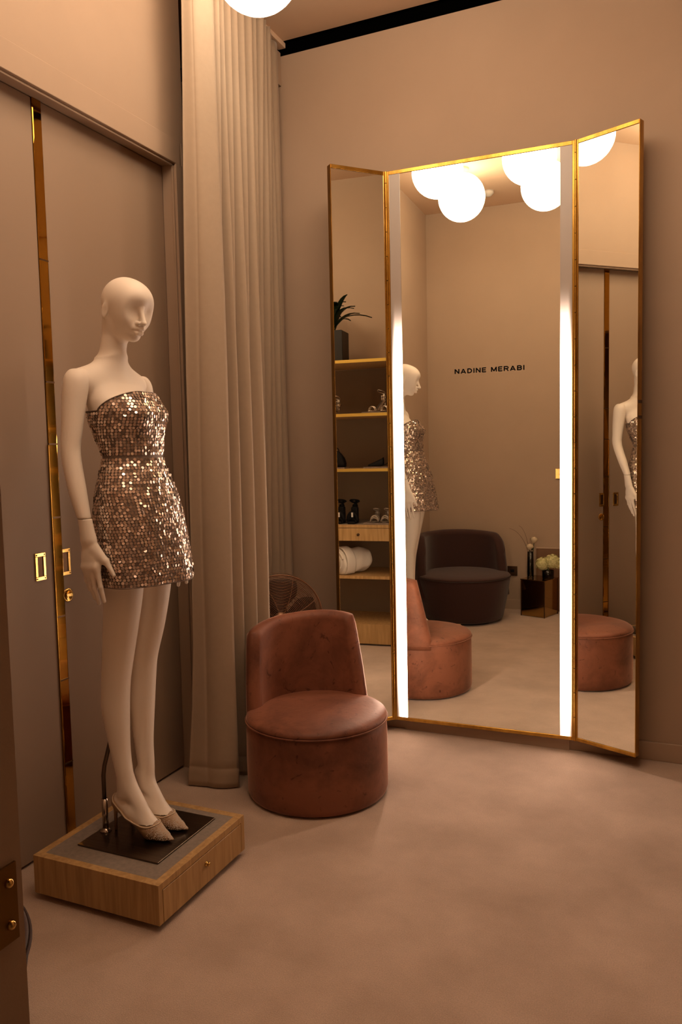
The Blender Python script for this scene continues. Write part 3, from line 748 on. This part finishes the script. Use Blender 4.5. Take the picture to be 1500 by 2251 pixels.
# ------------------------------------------------------------------ SHOES ON THE MANNEQUIN
def collar_z(x):
    return np.interp(x, [-.125, -.112, -.103, -.09, -.06, -.03, .0, .03, .058, .067, .070], [.160, .156, .138, .115, .088, .070, .057, .050, .049, .052, .3])
def pump(s, label):
    yc = .047 if s > 0 else -.034; x0 = 0 if s > 0 else -.002
    root = empty('pump_shoe', (OX+x0, OY+yc, OZ)); tag(root, label, 'shoe', 'crystal toe high heels on the mannequin')
    def shell(X, Y, Z):
        f = foot(X+x0, Y+yc, Z, s)-.0042
        f = smin(f, cone(X, Y, Z, (.085, 0, .017), (.136, 0, .0085), .018, .0030, (1, 1.25)), .012)
        sole = cone(X, Y, Z, (-.085, 0, .088), (-.01, 0, .066), .016, .018, (1, 1.2)); f = smin(f, sole, .012)
        f = np.maximum(f, Z-(collar_z(X)+.30*np.abs(Y)**1.0*0))
        return np.maximum(f, .001-Z)
    V, F = surfnet(shell, (-.13, -.045, -.004), (.15, .045, .18), .0018); V = relax(V, F, 2)
    up = merged('upper', [(V, F)], 'mesh', root)
    # piping along the collar
    pts = []
    xs = list(np.linspace(-.106, .085, 70))
    def halfw(x, z):
        for yy in np.linspace(.045, .0, 91):
            if float(foot(np.array(x+x0), np.array(yc+yy), np.array(z), s))-.0042 < 0: return yy
        return None
    side = []
    for x in xs:
        cz = float(collar_z(x)) if x < .06 else .0490+.2*(x-.058)
        hw = halfw(x, cz-.001)
        if hw is None or (x > 0 and hw < .003):
            if x > 0: break
            continue
        side.append((x, hw+.0008, cz))
    xe, ze = side[-1][0]+.002, side[-1][2]+.0005
    ring = side+[(xe, 0, ze)]+[(x, -y, z) for x, y, z in reversed(side)]+[(side[0][0]-.004, 0, side[0][2]+.002)]
    MB().tube(ring, .0020, 8, closed=True).build('piping', 'piping', root, smooth=True)
    MB().tube([(-.098, 0, .092), (-.103, 0, .06), (-.104, 0, .0)], [.011, .0065, .0045], 12).build('heel', 'mesh', root, smooth=True)
    # crystals over the toe
    g = MB(); n = 0
    while n < 1300:
        x = .05+.086*rng.rand()**.7; y = (rng.rand()-.5)*.07; 
        if rng.rand() > (x-.045)/.05: continue
        zt = None
        for z in np.linspace(.075, .004, 48):
            if float(shell(np.array(x), np.array(y), np.array(z))) < 0: zt = z; break
        if zt is None: continue
        if rng.rand() < .35: zt = .005+(zt-.005)*rng.rand(); y = math.copysign(1, y)*next((yy for yy in np.linspace(.002, .045, 44) if float(shell(np.array(x), np.array(yy), np.array(zt))) > 0), .03)
        c = Vector((x, y, zt+.0006)); r = .00135
        g.add([c+Vector(v)*r for v in ((1, 0, 0), (0, 1, 0), (-1, 0, 0), (0, -1, 0), (0, 0, 1))], [(0, 1, 4), (1, 2, 4), (2, 3, 4), (3, 0, 4), (3, 2, 1, 0)]); n += 1
    o = g.build('crystals', 'crystal', root); o['kind'] = 'stuff'
M['crystal'] = mat('crystal', (1, .93, .85), .15, .45)
pump(-1, 'nude mesh high heel with crystal toe on the right foot, nearer the camera')
pump(1, 'nude mesh high heel with crystal toe on the left foot, farther from the camera')

# ================================================================== PLINTH
px0, px1, py0, py1, pz0, pz1 = -1.955, -1.452, 1.843, 2.345, .022, .150
pr = empty('display_plinth', ((px0+px1)/2, (py0+py1)/2, 0)); tag(pr, 'low square pale wood plinth with a drawer, under the mannequin', 'plinth')
c = Vector(pr.location); hx = (px1-px0)/2; hy = (py1-py0)/2; fwid = .028
g = MB(); g.box((-hx, -hy, pz0), (hx-.02, hy, pz1-.001))
g.box((-hx, -hy, pz1-.001), (-hx+fwid, hy, pz1)); g.box((hx-.02, -hy, pz0), (hx, -hy+.02, pz1)); g.box((hx-.02, hy-.02, pz0), (hx, hy, pz1)); g.box((hx-.02, -hy+.02, pz1-.022), (hx, hy-.02, pz1))
g.box((-hx+fwid, -hy, pz1-.001), (hx-.02, -hy+fwid, pz1)); g.box((-hx+fwid, hy-fwid, pz1-.001), (hx-.02, hy, pz1)); g.box((hx-fwid, -hy+fwid, pz1-.001), (hx-.02, hy-fwid, pz1))
g.build('cabinet_body', 'wood', pr, bevel=.0012, seg=1)
MB().box((-hx+fwid, -hy+fwid, pz1-.001), (hx-fwid, hy-fwid, pz1-.0002)).build('felt_top', 'felt', pr)
dw = MB().box((hx-.018, -hy+.0225, pz0), (hx+.0005, hy-.0225, pz1-.0245)).build('drawer', 'wood', pr, bevel=.001, seg=1)
kn = MB().lathe([(.001, 0), (.009, 0), (.009, .003), (.004, .004), (.004, .008), (.007, .010), (.006, .014), (.001, .015)], 20, Matrix.Translation((hx+.0005, 2.099-c.y, .091)) @ Matrix.Rotation(PI/2, 4, 'Y')).build('knob', 'brass2', dw, smooth=True)
g = MB()
for a in (-1, 1):
    for b in (-1, 1):
        MB().lathe([(.001, 0), (.018, 0), (.018, .022), (.001, .022)], 16, Matrix.Translation((a*(hx-.07), b*(hy-.07), 0))).build('foot', 'dark', pr)

# ================================================================== CHAIRS
def shell_back(beta_b, beta_t, r0, r1, zb, zt, lean, name, m, parent, n=48, nz=14, drop=None, rnd=.03, taper=None, inner=None):
    # curved back: outer wall radius r1, inner radius r0 about the local origin, centred on local -x direction
    rows = []
    for i in range(n+1):
        u = -1+2*i/n
        sec = []
        def pt(side, t):  # t 0 bottom..1 top
            z = zb+(zt(u)-zb)*t
            beta = beta_b+(beta_t-beta_b)*t
            a = PI+u*beta
            endr = max(0, 1-((1-abs(u))*n/3.0)) if True else 0
            rr = (r1 if side else r0)
            if side: rr = rr+(taper(z) if taper else 0)
            elif inner: rr = rr+inner(z)
            mid = (r0+r1)/2
            k = 1-(max(0, 1-(1-abs(u))*n/4.0))**2*.75
            rr = mid+(rr-mid)*k
            rr += lean*t
            return Vector((rr*math.cos(a), rr*math.sin(a), z))
        for t in np.linspace(0, 1, nz): sec.append(pt(1, float(t)))
        top_o = sec[-1]; top_i = pt(0, 1.0)
        sec[-1] = top_o-Vector((0, 0, rnd*.6))
        sec[-2] = sec[-2]+(sec[-3]-sec[-2])*.2
        for t in (.2, .5, .8): sec.append(top_o+(top_i-top_o)*t+Vector((0, 0, 0 if t != .5 else .004)))
        ins = [pt(0, float(t)) for t in np.linspace(1, 0, nz)]; ins[0] = top_i-Vector((0, 0, rnd*.6))
        sec += ins
        rows.append([tuple(p) for p in sec])
    return MB().grid(rows, close_u=True, cap=True).build(name, m, parent, smooth=True)
def pink_chair():
    t = empty('velvet_chair', (-1.445, 2.950, 0), R(-47)); tag(t, 'low worn pink velvet tub chair in front of the curtain', 'chair')
    # base drum
    prof = [(.001, .006), (.285, .006), (.297, .012), (.302, .03), (.303, .15), (.302, .28), (.300, .318), (.296, .326), (.001, .326)]
    MB().lathe(prof, 96).build('seat_base', 'velvet', t, smooth=True)
    MB().lathe([(.001, 0), (.27, 0), (.27, .007), (.001, .007)], 48).build('foot_ring', 'dark', t)
    prof = [(.001, .318), (.285, .318), (.299, .323), (.3025, .331), (.299, .341), (.286, .350), (.25, .359), (.18, .366), (.09, .368), (.001, .368)]
    MB().lathe(prof, 96, cap=False).build('seat_cushion', 'velvet', t, smooth=True)
    MB().tube([(.3035*math.cos(2*PI*i/96), .3035*math.sin(2*PI*i/96), .324) for i in range(96)], .0035, 8, closed=True).build('seat_piping', 'velvet', t, smooth=True)
    zt = lambda u: .715-.03*abs(u)**3-.02*u
    shell_back(R(73), R(54), .235, .305, .30, zt, .022, 'backrest', 'velvet', t, rnd=.03)
pink_chair()
def plum_chair():
    t = empty('tub_armchair', (-1.632, .965, 0), R(57)); tag(t, 'rounded plum woven tub armchair in the rear corner beside the side table', 'armchair')
    prof = [(.001, .02), (.325, .02), (.338, .03), (.350, .08), (.378, .22), (.396, .33), (.402, .372), (.396, .378), (.001, .378)]
    MB().lathe(prof, 96).build('seat_base', 'plum', t, smooth=True)
    prof = [(.001, .372), (.385, .374), (.400, .384), (.394, .392), (.36, .400), (.25, .408), (.001, .410)]
    MB().lathe(prof, 96, cap=False).build('seat_cushion', 'plum', t, smooth=True)
    MB().tube([(.4035*math.cos(2*PI*i/96), .4035*math.sin(2*PI*i/96), .378) for i in range(96)], .0040, 8, closed=True).build('seat_piping', 'plumpipe', t, smooth=True)
    zt = lambda u: .735-.03*u*u-.13*max(0, (abs(u)-.74)/.26)**2.4
    shell_back(R(104), R(90), .325, .412, .20, zt, -.008, 'backrest', 'plum', t, rnd=.035)
    MB().lathe([(.001, 0), (.28, 0), (.28, .021), (.001, .021)], 48).build('swivel_base', 'dark', t)
plum_chair()

# ================================================================== FAN
def fan():
    cx, cy, cz = -1.835, 3.36, .640
    t = empty('floor_fan', (cx, cy, 0), math.atan2(-cy, -cx)+R(6)); tag(t, 'copper wire floor fan behind the velvet chair, half behind the curtain', 'fan')
    RR = .212
    def dish(r): return .045*(1-(r/RR)**2)
    g = MB()
    for k in range(26):
        r = .03+(RR-.03)*k/25
        g.tube([(dish(r), r*math.cos(2*PI*i/64), cz+r*math.sin(2*PI*i/64)) for i in range(64)], .0018, 5, closed=True)
    for k in range(8):
        a = 2*PI*k/8+.2
        g.tube([(dish(r)-.001, r*math.cos(a+.25*(r/RR)), cz+r*math.sin(a+.25*(r/RR))) for r in np.linspace(.02, RR, 10)], .0018, 5)
    g.build('front_grille', 'fanwire', t, smooth=True)
    g = MB()
    for k in range(16):
        r = .05+(RR-.05)*k/15
        g.tube([(-.075-.0*r, r*math.cos(2*PI*i/48), cz+r*math.sin(2*PI*i/48)) for i in range(48)], .0012, 4, closed=True)
    for k in range(24):
        a = 2*PI*k/24
        g.tube([(-.075, .05*math.cos(a), cz+.05*math.sin(a)), (-.075, RR*math.cos(a), cz+RR*math.sin(a)), (0, RR*math.cos(a), cz+RR*math.sin(a))], .0012, 4)
    g.build('rear_grille', 'fanwire', t, smooth=True)
    MB().tube([(0, RR*math.cos(2*PI*i/64), cz+RR*math.sin(2*PI*i/64)) for i in range(64)], .004, 8, closed=True).build('grille_rim', 'fanwire', t, smooth=True)
    MB().lathe([(.001, 0), (.035, 0), (.035, .008), (.001, .012)], 24, Matrix.Translation((.042, 0, cz)) @ Matrix.Rotation(PI/2, 4, 'Y')).build('hub_badge', 'fanwire', t, smooth=True)
    MB().lathe([(.001, 0), (.05, 0), (.055, .03), (.05, .09), (.03, .11), (.001, .11)], 24, Matrix.Translation((-.19, 0, cz)) @ Matrix.Rotation(PI/2, 4, 'Y')).build('motor_housing', 'fandark', t, smooth=True)
    for k in range(4):
        rows = []
        for i in range(9):
            r = .03+.16*i/8; wd = .5+.25*math.sin(PI*i/8)
            rows.append([(-.03+.035*(v-.5), r*math.cos(k*PI/2+wd*(v-.5)*2), cz+r*math.sin(k*PI/2+wd*(v-.5)*2)) for v in np.linspace(0, 1, 6)])
        o = MB().grid(rows).build('fan_blade', 'fandark', t, smooth=True); q = o.modifiers.new('t', 'SOLIDIFY'); q.thickness = .003
    MB().tube([(-.14, 0, cz-.04), (-.14, 0, .03)], .014, 14).build('stand_pole', 'fandark', t, smooth=True)
    MB().lathe([(.001, 0), (.14, 0), (.14, .012), (.10, .025), (.03, .04), (.001, .04)], 40, Matrix.Translation((-.10, 0, 0))).build('stand_base', 'fandark', t, smooth=True)
fan()

# ================================================================== SHELVING UNIT ON THE RIGHT WALL (seen in the left mirror)
SX = .31; SY0, SY1 = 1.9, YB-.02
su = empty('shelving_unit', (.55, 2.8, 0)); tag(su, 'pale wood wall shelving unit with brass edged shelves and a drawer', 'shelving unit')
T1 = Matrix.Translation((-.55, -2.8, 0))
for z in (2.125, 1.733, 1.327):
    b = MB().box((SX+.004, SY0, z-.022), (XR-.021, SY1, z), T1).build('shelf', 'wood', su)
    MB().box((SX, SY0, z-.022), (SX+.004, SY1, z), T1).build('brass_edge', 'brassedge', b)
MB().box((XR-.02, SY0, .0), (XR-.001, SY1, 2.10), T1).build('back_panel', 'shelfback', su)
for y in (SY0, SY1-.018): MB().box((SX+.02, y, .02), (XR-.021, y+.018, .885), T1).build('side_panel', 'wood', su)
ct = MB().box((SX, SY0, .888), (XR-.021, SY1, .910), T1).build('counter', 'wood', su)
MB().box((SX+.025, SY0+.02, .910), (XR-.022, SY1-.02, .9107), T1).build('felt_top', 'felt', ct)
dwr = MB().box((SX, 2.55, .790), (SX+.35, 3.55, .8845), T1).build('drawer', 'wood', su, bevel=.001, seg=1)
MB().lathe([(.001, 0), (.010, 0), (.010, -.003), (.004, -.004), (.004, -.010), (.009, -.013), (.008, -.018), (.001, -.019)], 20, T1 @ Matrix.Translation((SX, 3.088, .837)) @ Matrix.Rotation(PI/2, 4, 'Y')).build('knob', 'bronze', dwr, smooth=True)
MB().box((SX+.01, SY0+.018, .503), (XR-.021, SY1-.018, .525), T1).build('lower_shelf', 'wood', su)
MB().box((SX, SY0+.018, .015), (XR-.021, SY1-.018, .163), T1).build('kick_box', 'wood', su)

# things on the shelves --------------------------------------------------------
def planter():
    t = empty('potted_plant', (.50, 2.875, 2.125)); tag(t, 'dark leafy potted plant in a square black planter on the top shelf', 'plant')
    MB().box((-.09, -.09, 0), (.09, .09, .235)).build('planter', 'planter', t, bevel=.004)
    MB().box((-.082, -.082, .235), (.082, .082, .238)).build('soil', 'dark', t)
    for k in range(30):
        a = rng.rand()*2*PI; el = R(30+55*rng.rand()); L = .20+.13*rng.rand(); dirv = Vector((math.cos(a)*math.cos(el), math.sin(a)*math.cos(el), math.sin(el)))
        sd = Vector((-math.sin(a), math.cos(a), 0)); rows = []
        z0 = .235+.10*rng.rand()
        for i in range(8):
            u = i/7; p = Vector((0, 0, z0))+dirv*L*u+Vector((math.cos(a), math.sin(a), 0))*(.06*u*u)-Vector((0, 0, .11*u**2.5))
            wd = .021*math.sin(PI*min(1, u*.93+.06))**.7+.001
            rows.append([tuple(p-sd*wd), tuple(p-Vector((0, 0, .006))), tuple(p+sd*wd)])
        MB().grid(rows).build('leaf', 'leaf', t, smooth=True)
    MB().tube([(0, 0, .23), (0, 0, .38)], .012, 8).build('stem', 'stem', t)
planter()
def sandal(name, loc, rz, label, m, group=None, style='ankle', L=.19, hh=.09, closed=False, sc=1.0, root_only=False):
    t = empty(name, loc, rz); t.scale = (sc, sc, sc); tag(t, label, 'shoe', group)
    # sole: toe towards +x
    rows = []
    for i in range(25):
        u = i/24; x = -L/2+L*u
        z = hh*(1-sm(u/.62))+.004
        wd = .020+.014*math.sin(PI*min(1, (u-.25)/.75)) if u > .25 else .019+.002*math.sin(PI*u/.25)
        wd *= (1-max(0, (u-.86)/.14)**2*.85)
        rows.append([(x, -wd, z), (x, -wd, z+.005), (x, 0, z+.004), (x, wd, z+.005), (x, wd, z), (x, 0, z-.001)])
    MB().grid(rows, close_u=True, cap=True).build('sole', m, t, smooth=True)
    MB().tube([(-L/2+.014, 0, hh), (-L/2+.006, 0, hh*.5), (-L/2+.006, 0, 0)], [.014, .007, .005], 12).build('heel', m, t, smooth=True)
    def arch(x, z0, w_, h, r, lean=0):
        return [(x+lean*math.sin(PI*i/14), w_*math.cos(PI*i/14), z0+h*math.sin(PI*i/14)) for i in range(15)]
    if closed:
        rows = []
        for i in range(17):
            u = i/16; x = .0+L/2*u*.98; wd = .034*(1-max(0, (u-.5)/.5)**2*.9); h = .05*(1-u)+.012
            zb = hh*(1-sm((x+L/2)/L/.62))+.004
            rows.append([(x, wd*math.cos(PI*j/10), zb+h*math.sin(PI*j/10)) for j in range(11)])
        o = MB().grid(rows).build('vamp', m, t, smooth=True); q = o.modifiers.new('t', 'SOLIDIFY'); q.thickness = .002
    else:
        g = MB()
        for x in (.045, .058): g.tube(arch(x, .008, .033, .032, .004), .0045, 8)
        g.build('toe_strap', m, t, smooth=True)
    rows = []
    for i in range(13):
        a = PI/2+PI*i/12; zb = hh
        x = -L/2+.03+.027*math.cos(a); y = .021*math.sin(a)
        rows.append([(x, y, zb), (x-.002, y, zb+.03), (x+.002, y*.9, zb+.055*(1-.3*abs(math.sin(a))))])
    o = MB().grid(rows).build('heel_counter', m, t, smooth=True); q = o.modifiers.new('t', 'SOLIDIFY'); q.thickness = .002
    ring = [(-L/2+.045+.035*math.cos(2*PI*i/24), .026*math.sin(2*PI*i/24), hh+.062+.012*math.cos(2*PI*i/24)) for i in range(24)]
    MB().tube(ring, .004, 8, closed=True).build('ankle_strap', m, t, smooth=True)
    return t
GS = 'silver shoes on the second shelf'
def slab(loc, sx, sy, label, grp):
    o = MB().box((-sx/2, -sy/2, 0), (sx/2, sy/2, .010)).build('display_slab', 'acrylic', bevel=.001, seg=1); o.location = loc
    tag(o, label, 'display slab', grp)
slab((.42, 3.22, 1.733), .14, .20, 'thin grey display slab under the silver sandals on the second shelf', 'thin slabs under shoes')
slab((.42, 3.235, 1.327), .14, .22, 'thin grey display slab under the dark pump on the third shelf', 'thin slabs under shoes')
slab((.42, 2.92, 1.327), .14, .12, 'thin grey display slab under the black handbag on the third shelf', 'thin slabs under shoes')
slab((.42, 3.24, .9107), .16, .24, 'thin dark edged slab under the glitter sandals on the counter', 'thin slabs under shoes')
sandal('silver_sandal', (.43, 3.22, 1.743), R(-150), 'silver strappy high heel sandal on the second shelf, the whole one right of centre', 'silver', GS)
sandal('silver_sandal', (.42, 3.315, 1.743), R(-150), 'silver strappy sandal cut off by the hinge, rightmost on the second shelf', 'silver', GS)
sandal('silver_sandal', (.42, 2.885, 1.733), R(190), 'crumpled silver ankle shoe at the left frame edge on the second shelf', 'silver', GS, closed=True, hh=.07)
sandal('dark_pump', (.43, 3.262, 1.337), R(-95), 'dark closed pump with a silver ankle strap on the third shelf', 'blackleather', None, closed=True, hh=.05, L=.24)
def handbag():
    t = empty('handbag', (.42, 2.90, 1.337)); tag(t, 'small black rounded handbag at the left frame edge on the third shelf', 'handbag')
    rows = []
    for z, w1, w2 in ((0, .036, .066), (.004, .042, .072), (.03, .044, .074), (.07, .036, .062), (.10, .022, .040), (.118, .014, .022), (.124, .010, .016)):
        rows.append([(w1*math.copysign(abs(math.cos(a))**.7, math.cos(a)), w2*math.copysign(abs(math.sin(a))**.7, math.sin(a)), z) for a in np.linspace(0, 2*PI, 32, endpoint=False)])
    MB().grid(rows, close_u=True, cap=True).build('bag_body', 'blackleather', t, smooth=True)
    MB().tube([(0, .018*math.cos(PI*i/12), .118+.028*math.sin(PI*i/12)) for i in range(13)], .004, 8).build('bag_handle', 'blackleather', t, smooth=True)
    MB().ball((-.03, 0, .125), .007, 8).build('clasp', 'silver', t, smooth=True)
handbag()
for i, (y, l) in enumerate(((2.915, 'black buckled platform sandal on the counter, the left of the pair'), (3.020, 'black buckled platform sandal on the counter, the right of the pair'))):
    t = sandal('black_sandal', (.43, y, .9107), R(178), l, 'blackleather', 'black sandals on the counter', hh=.10, L=.17)
    MB().box((-.01, -.010, .003), (.03, .010, .0045)).build('platform', 'blackleather', t)
    g = MB().box((-.062, -.030, 0), (.085, .030, .02)); g.build('platform_sole', 'blackleather', t, bevel=.008)
    g = MB().tube([(.03, .034*math.cos(PI*k/12), .02+.06*math.sin(PI*k/12)) for k in range(13)], .017, 8); g.build('wide_strap', 'blackleather', t, smooth=True)
    MB().box((-.075, -.026, .02), (-.02, .026, .125)).build('heel_block', 'blackleather', t, bevel=.012)
    MB().tube([(-.045+.04*math.cos(2*PI*k/24), .034*math.sin(2*PI*k/24), .168+.012*math.cos(2*PI*k/24)) for k in range(24)], .006, 8, closed=True).build('buckled_strap', 'blackleather', t, smooth=True)
    MB().box((.046, -.008, .050), (.0478, .006, .085)).build('size_sticker', mat('sticker', (.6, .55, .5), .6), t)
for i, (y, l) in enumerate(((3.192, 'glittery silver sandal on the counter, the left of the pair'), (3.275, 'glittery silver sandal on the counter, the right of the pair'))):
    t = sandal('glitter_sandal', (.44, y, .9207), R(180), l, 'glitter', 'glitter sandals on the counter', hh=.04, L=.16, sc=.9)
    g = MB()
    for k in range(3): g.tube([(.0+.022*k, .032*math.cos(PI*q/12), .01+.045*math.sin(PI*q/12)) for q in range(13)], .008, 6)
    g.build('glitter_strap', 'glitter', t, smooth=True)
def towel():
    t = empty('rolled_towel', (.475, 2.980, .525), R(-53)); tag(t, 'thick rolled white towel on the shelf under the drawer', 'towel')
    rows = []
    for i in range(31):
        y = -.13+.26*i/30; e = (1-abs(y/.134)**7)**.5; pr_ = []
        for j in range(72):
            a = 2*PI*j/72; r = (.098+.006*math.sin(2*a+.6+y*9)+.0035*math.sin(y*70+2*a)+.002*math.sin(7*a+y*30))*(.80+.20*e)
            pr_.append((r*math.cos(a)*1.06, y, max(.0, .098+r*math.sin(a)*.99)))
        rows.append(pr_)
    MB().grid(rows, close_u=True, cap=True).build('towel_roll', 'towel', t, smooth=True)
    sp_ = [((.012+.068*k/70)*math.cos(k*.22), -.132, .098+(.012+.068*k/70)*math.sin(k*.22)) for k in range(71)]
    MB().tube(sp_, .0085, 8).build('rolled_end', 'towel', t, smooth=True)
    rows = []
    for i in range(22):
        u = i/21; a = R(60+215*u); rr = .108+.004*math.sin(u*9)+.004*u; rows.append([(rr*math.cos(a)*1.06, y, max(.004, .098+rr*math.sin(a))) for y in np.linspace(-.125+.02*u, -.05+.03*u, 8)])
    o = MB().grid(rows).build('folded_edge', 'towel', t, smooth=True); q = o.modifiers.new('t', 'SOLIDIFY'); q.thickness = .007
towel()

# ================================================================== SIDE TABLE WITH FLOWERS (rear wall, seen in the middle mirror)
ang = math.atan2(.79-.71, -.97+1.18)
st_ = empty('side_table', (-1.18, .71, 0), ang); tag(st_, 'low mirrored bronze box side table standing by the rear wall', 'side table')
w_, d_ = .226, .250
g = MB(); g.box((.004, -d_+.004, .004), (w_-.004, -.004, .315)); g.build('mirrored_body', 'bronzemirror', st_)
for x in (0, w_-.006):
    for y in (-d_, -.006): MB().box((x, y, 0), (x+.006, y+.006, .315)).build('corner_bead', 'bronze', st_)
MB().box((-.004, -d_-.004, .315), (w_+.004, .004, .322)).build('table_top', 'bronzemirror', st_, bevel=.001, seg=1)
def rosevase():
    t = empty('rose_vase', (-1.105, .645, .322)); tag(t, 'tall slim glass vase with two cream roses and curved twigs', 'vase of flowers')
    MB().lathe([(.001, 0), (.026, 0), (.028, .01), (.026, .23), (.0235, .23), (.025, .012), (.001, .010)], 32, cap=False).build('vase', 'water', t, smooth=True)
    for hx, hy, hz in ((-.005, 0, .275), (.030, -.01, .335)):
        MB().tube([(0, 0, .012), (hx*.5, hy*.5, .15), (hx, hy, hz-.015)], .003, 8).build('stem', 'stem', t, smooth=True)
        g = MB(); g.ball((hx, hy, hz), .021, 10, (1, 1, 1.15))
        for k in range(18):
            a = k*2.4; rows = []
            for i in range(7):
                v = i/6; rad = .007+(.013+.0008*k)*math.sin(PI*(.10+.48*v)); zz = -.026+(.052-.0008*k)*v
                hw_ = .8*math.sin(PI*(.15+.7*v))
                rows.append([(hx+rad*math.cos(a+hw_*q), hy+rad*math.sin(a+hw_*q), hz+zz-.004*q*q*v) for q in (-1, -.6, -.2, .2, .6, 1)])
            kk = MB().grid(rows); g.add(kk.v, kk.f)
        g.build('rose', 'rose', t, smooth=True, flip=True)
    g = MB()
    for k in range(5):
        a = k*1.3; rows = []
        for i in range(6):
            u = i/5; c = Vector((.01+.03*u*math.cos(a), .03*u*math.sin(a), .24+.05*u-.03*u*u)); s_ = Vector((-math.sin(a), math.cos(a), 0))*.010*math.sin(PI*min(.98, u+.05))
            rows.append([tuple(c-s_), tuple(c+s_)])
        kk = MB().grid(rows); g.add(kk.v, kk.f)
    g.build('leaves', 'leaf', t, flip=True)
    for e in ((-.18, .0, .43), (-.10, -.01, .455)):
        pts = [(e[0]*u**1.9, e[1]*u, .05+(e[2]-.05)*(1-(1-u)**1.6)) for u in np.linspace(0, 1, 14)]
        MB().tube(pts, [.0018*(1-.5*i/13) for i in range(14)], 6).build('twig', 'twig', t, smooth=True)
rosevase()
def hydrangea():
    t = empty('hydrangea_bowl', (-.955, .655, .322)); tag(t, 'cream hydrangea blooms in a low glass bowl on the side table', 'vase of flowers')
    MB().lathe([(.001, 0), (.045, 0), (.05, .01), (.05, .075), (.047, .075), (.047, .012), (.001, .010)], 32, cap=False).build('glass_bowl', 'water', t, smooth=True)
    g = MB()
    for k in range(7): a = k*.9; g.tube([(.03*math.cos(a), .03*math.sin(a), .012), (-.02*math.cos(a), -.02*math.sin(a), .11)], .003, 6)
    g.build('stems', 'stem', t, smooth=True)
    for hc, hr in (((-.045, 0, .125), .062), ((.035, .01, .150), .066), ((.0, -.03, .14), .05), ((.085, -.01, .13), .05)):
        g = MB()
        for k in range(95):
            v = Vector(rng.normal(0, 1, 3)).normalized()
            if v.z < -.6: continue
            c = Vector(hc)+v*hr*(.9+.15*rng.rand()); a = v.orthogonal().normalized(); b = v.cross(a); ph = rng.rand()*6
            for q in range(4):
                an = ph+q*PI/2; d1 = a*math.cos(an)+b*math.sin(an); d2 = a*math.cos(an+PI/2)+b*math.sin(an+PI/2)
                g.add([c, c+d1*.008+d2*.006+v*.002, c+d1*.014+v*.001, c+d1*.008-d2*.006+v*.002], [(0, 1, 2, 3)])
        g.ball(hc, hr*.85, 8)
        g.build('bloom', 'hydrangea', t, flip=True)
hydrangea()
b = MB(); mt_ = Matrix.Translation((-1.078, .4655, 0)) @ Matrix.Rotation(R(1), 4, 'X')
b.box((0, -.006, .002), (.36, .006, .560), mt_)
bb = b.build('framed_board', 'brownboard', bevel=.002, seg=1); tag(bb, 'brown board leaning against the rear wall behind the side table', 'board')
MB().box((-.003, -.008, .560), (.363, .008, .571), mt_).build('top_edge', mat('pale edge', (.5, .36, .26), .5), bb)
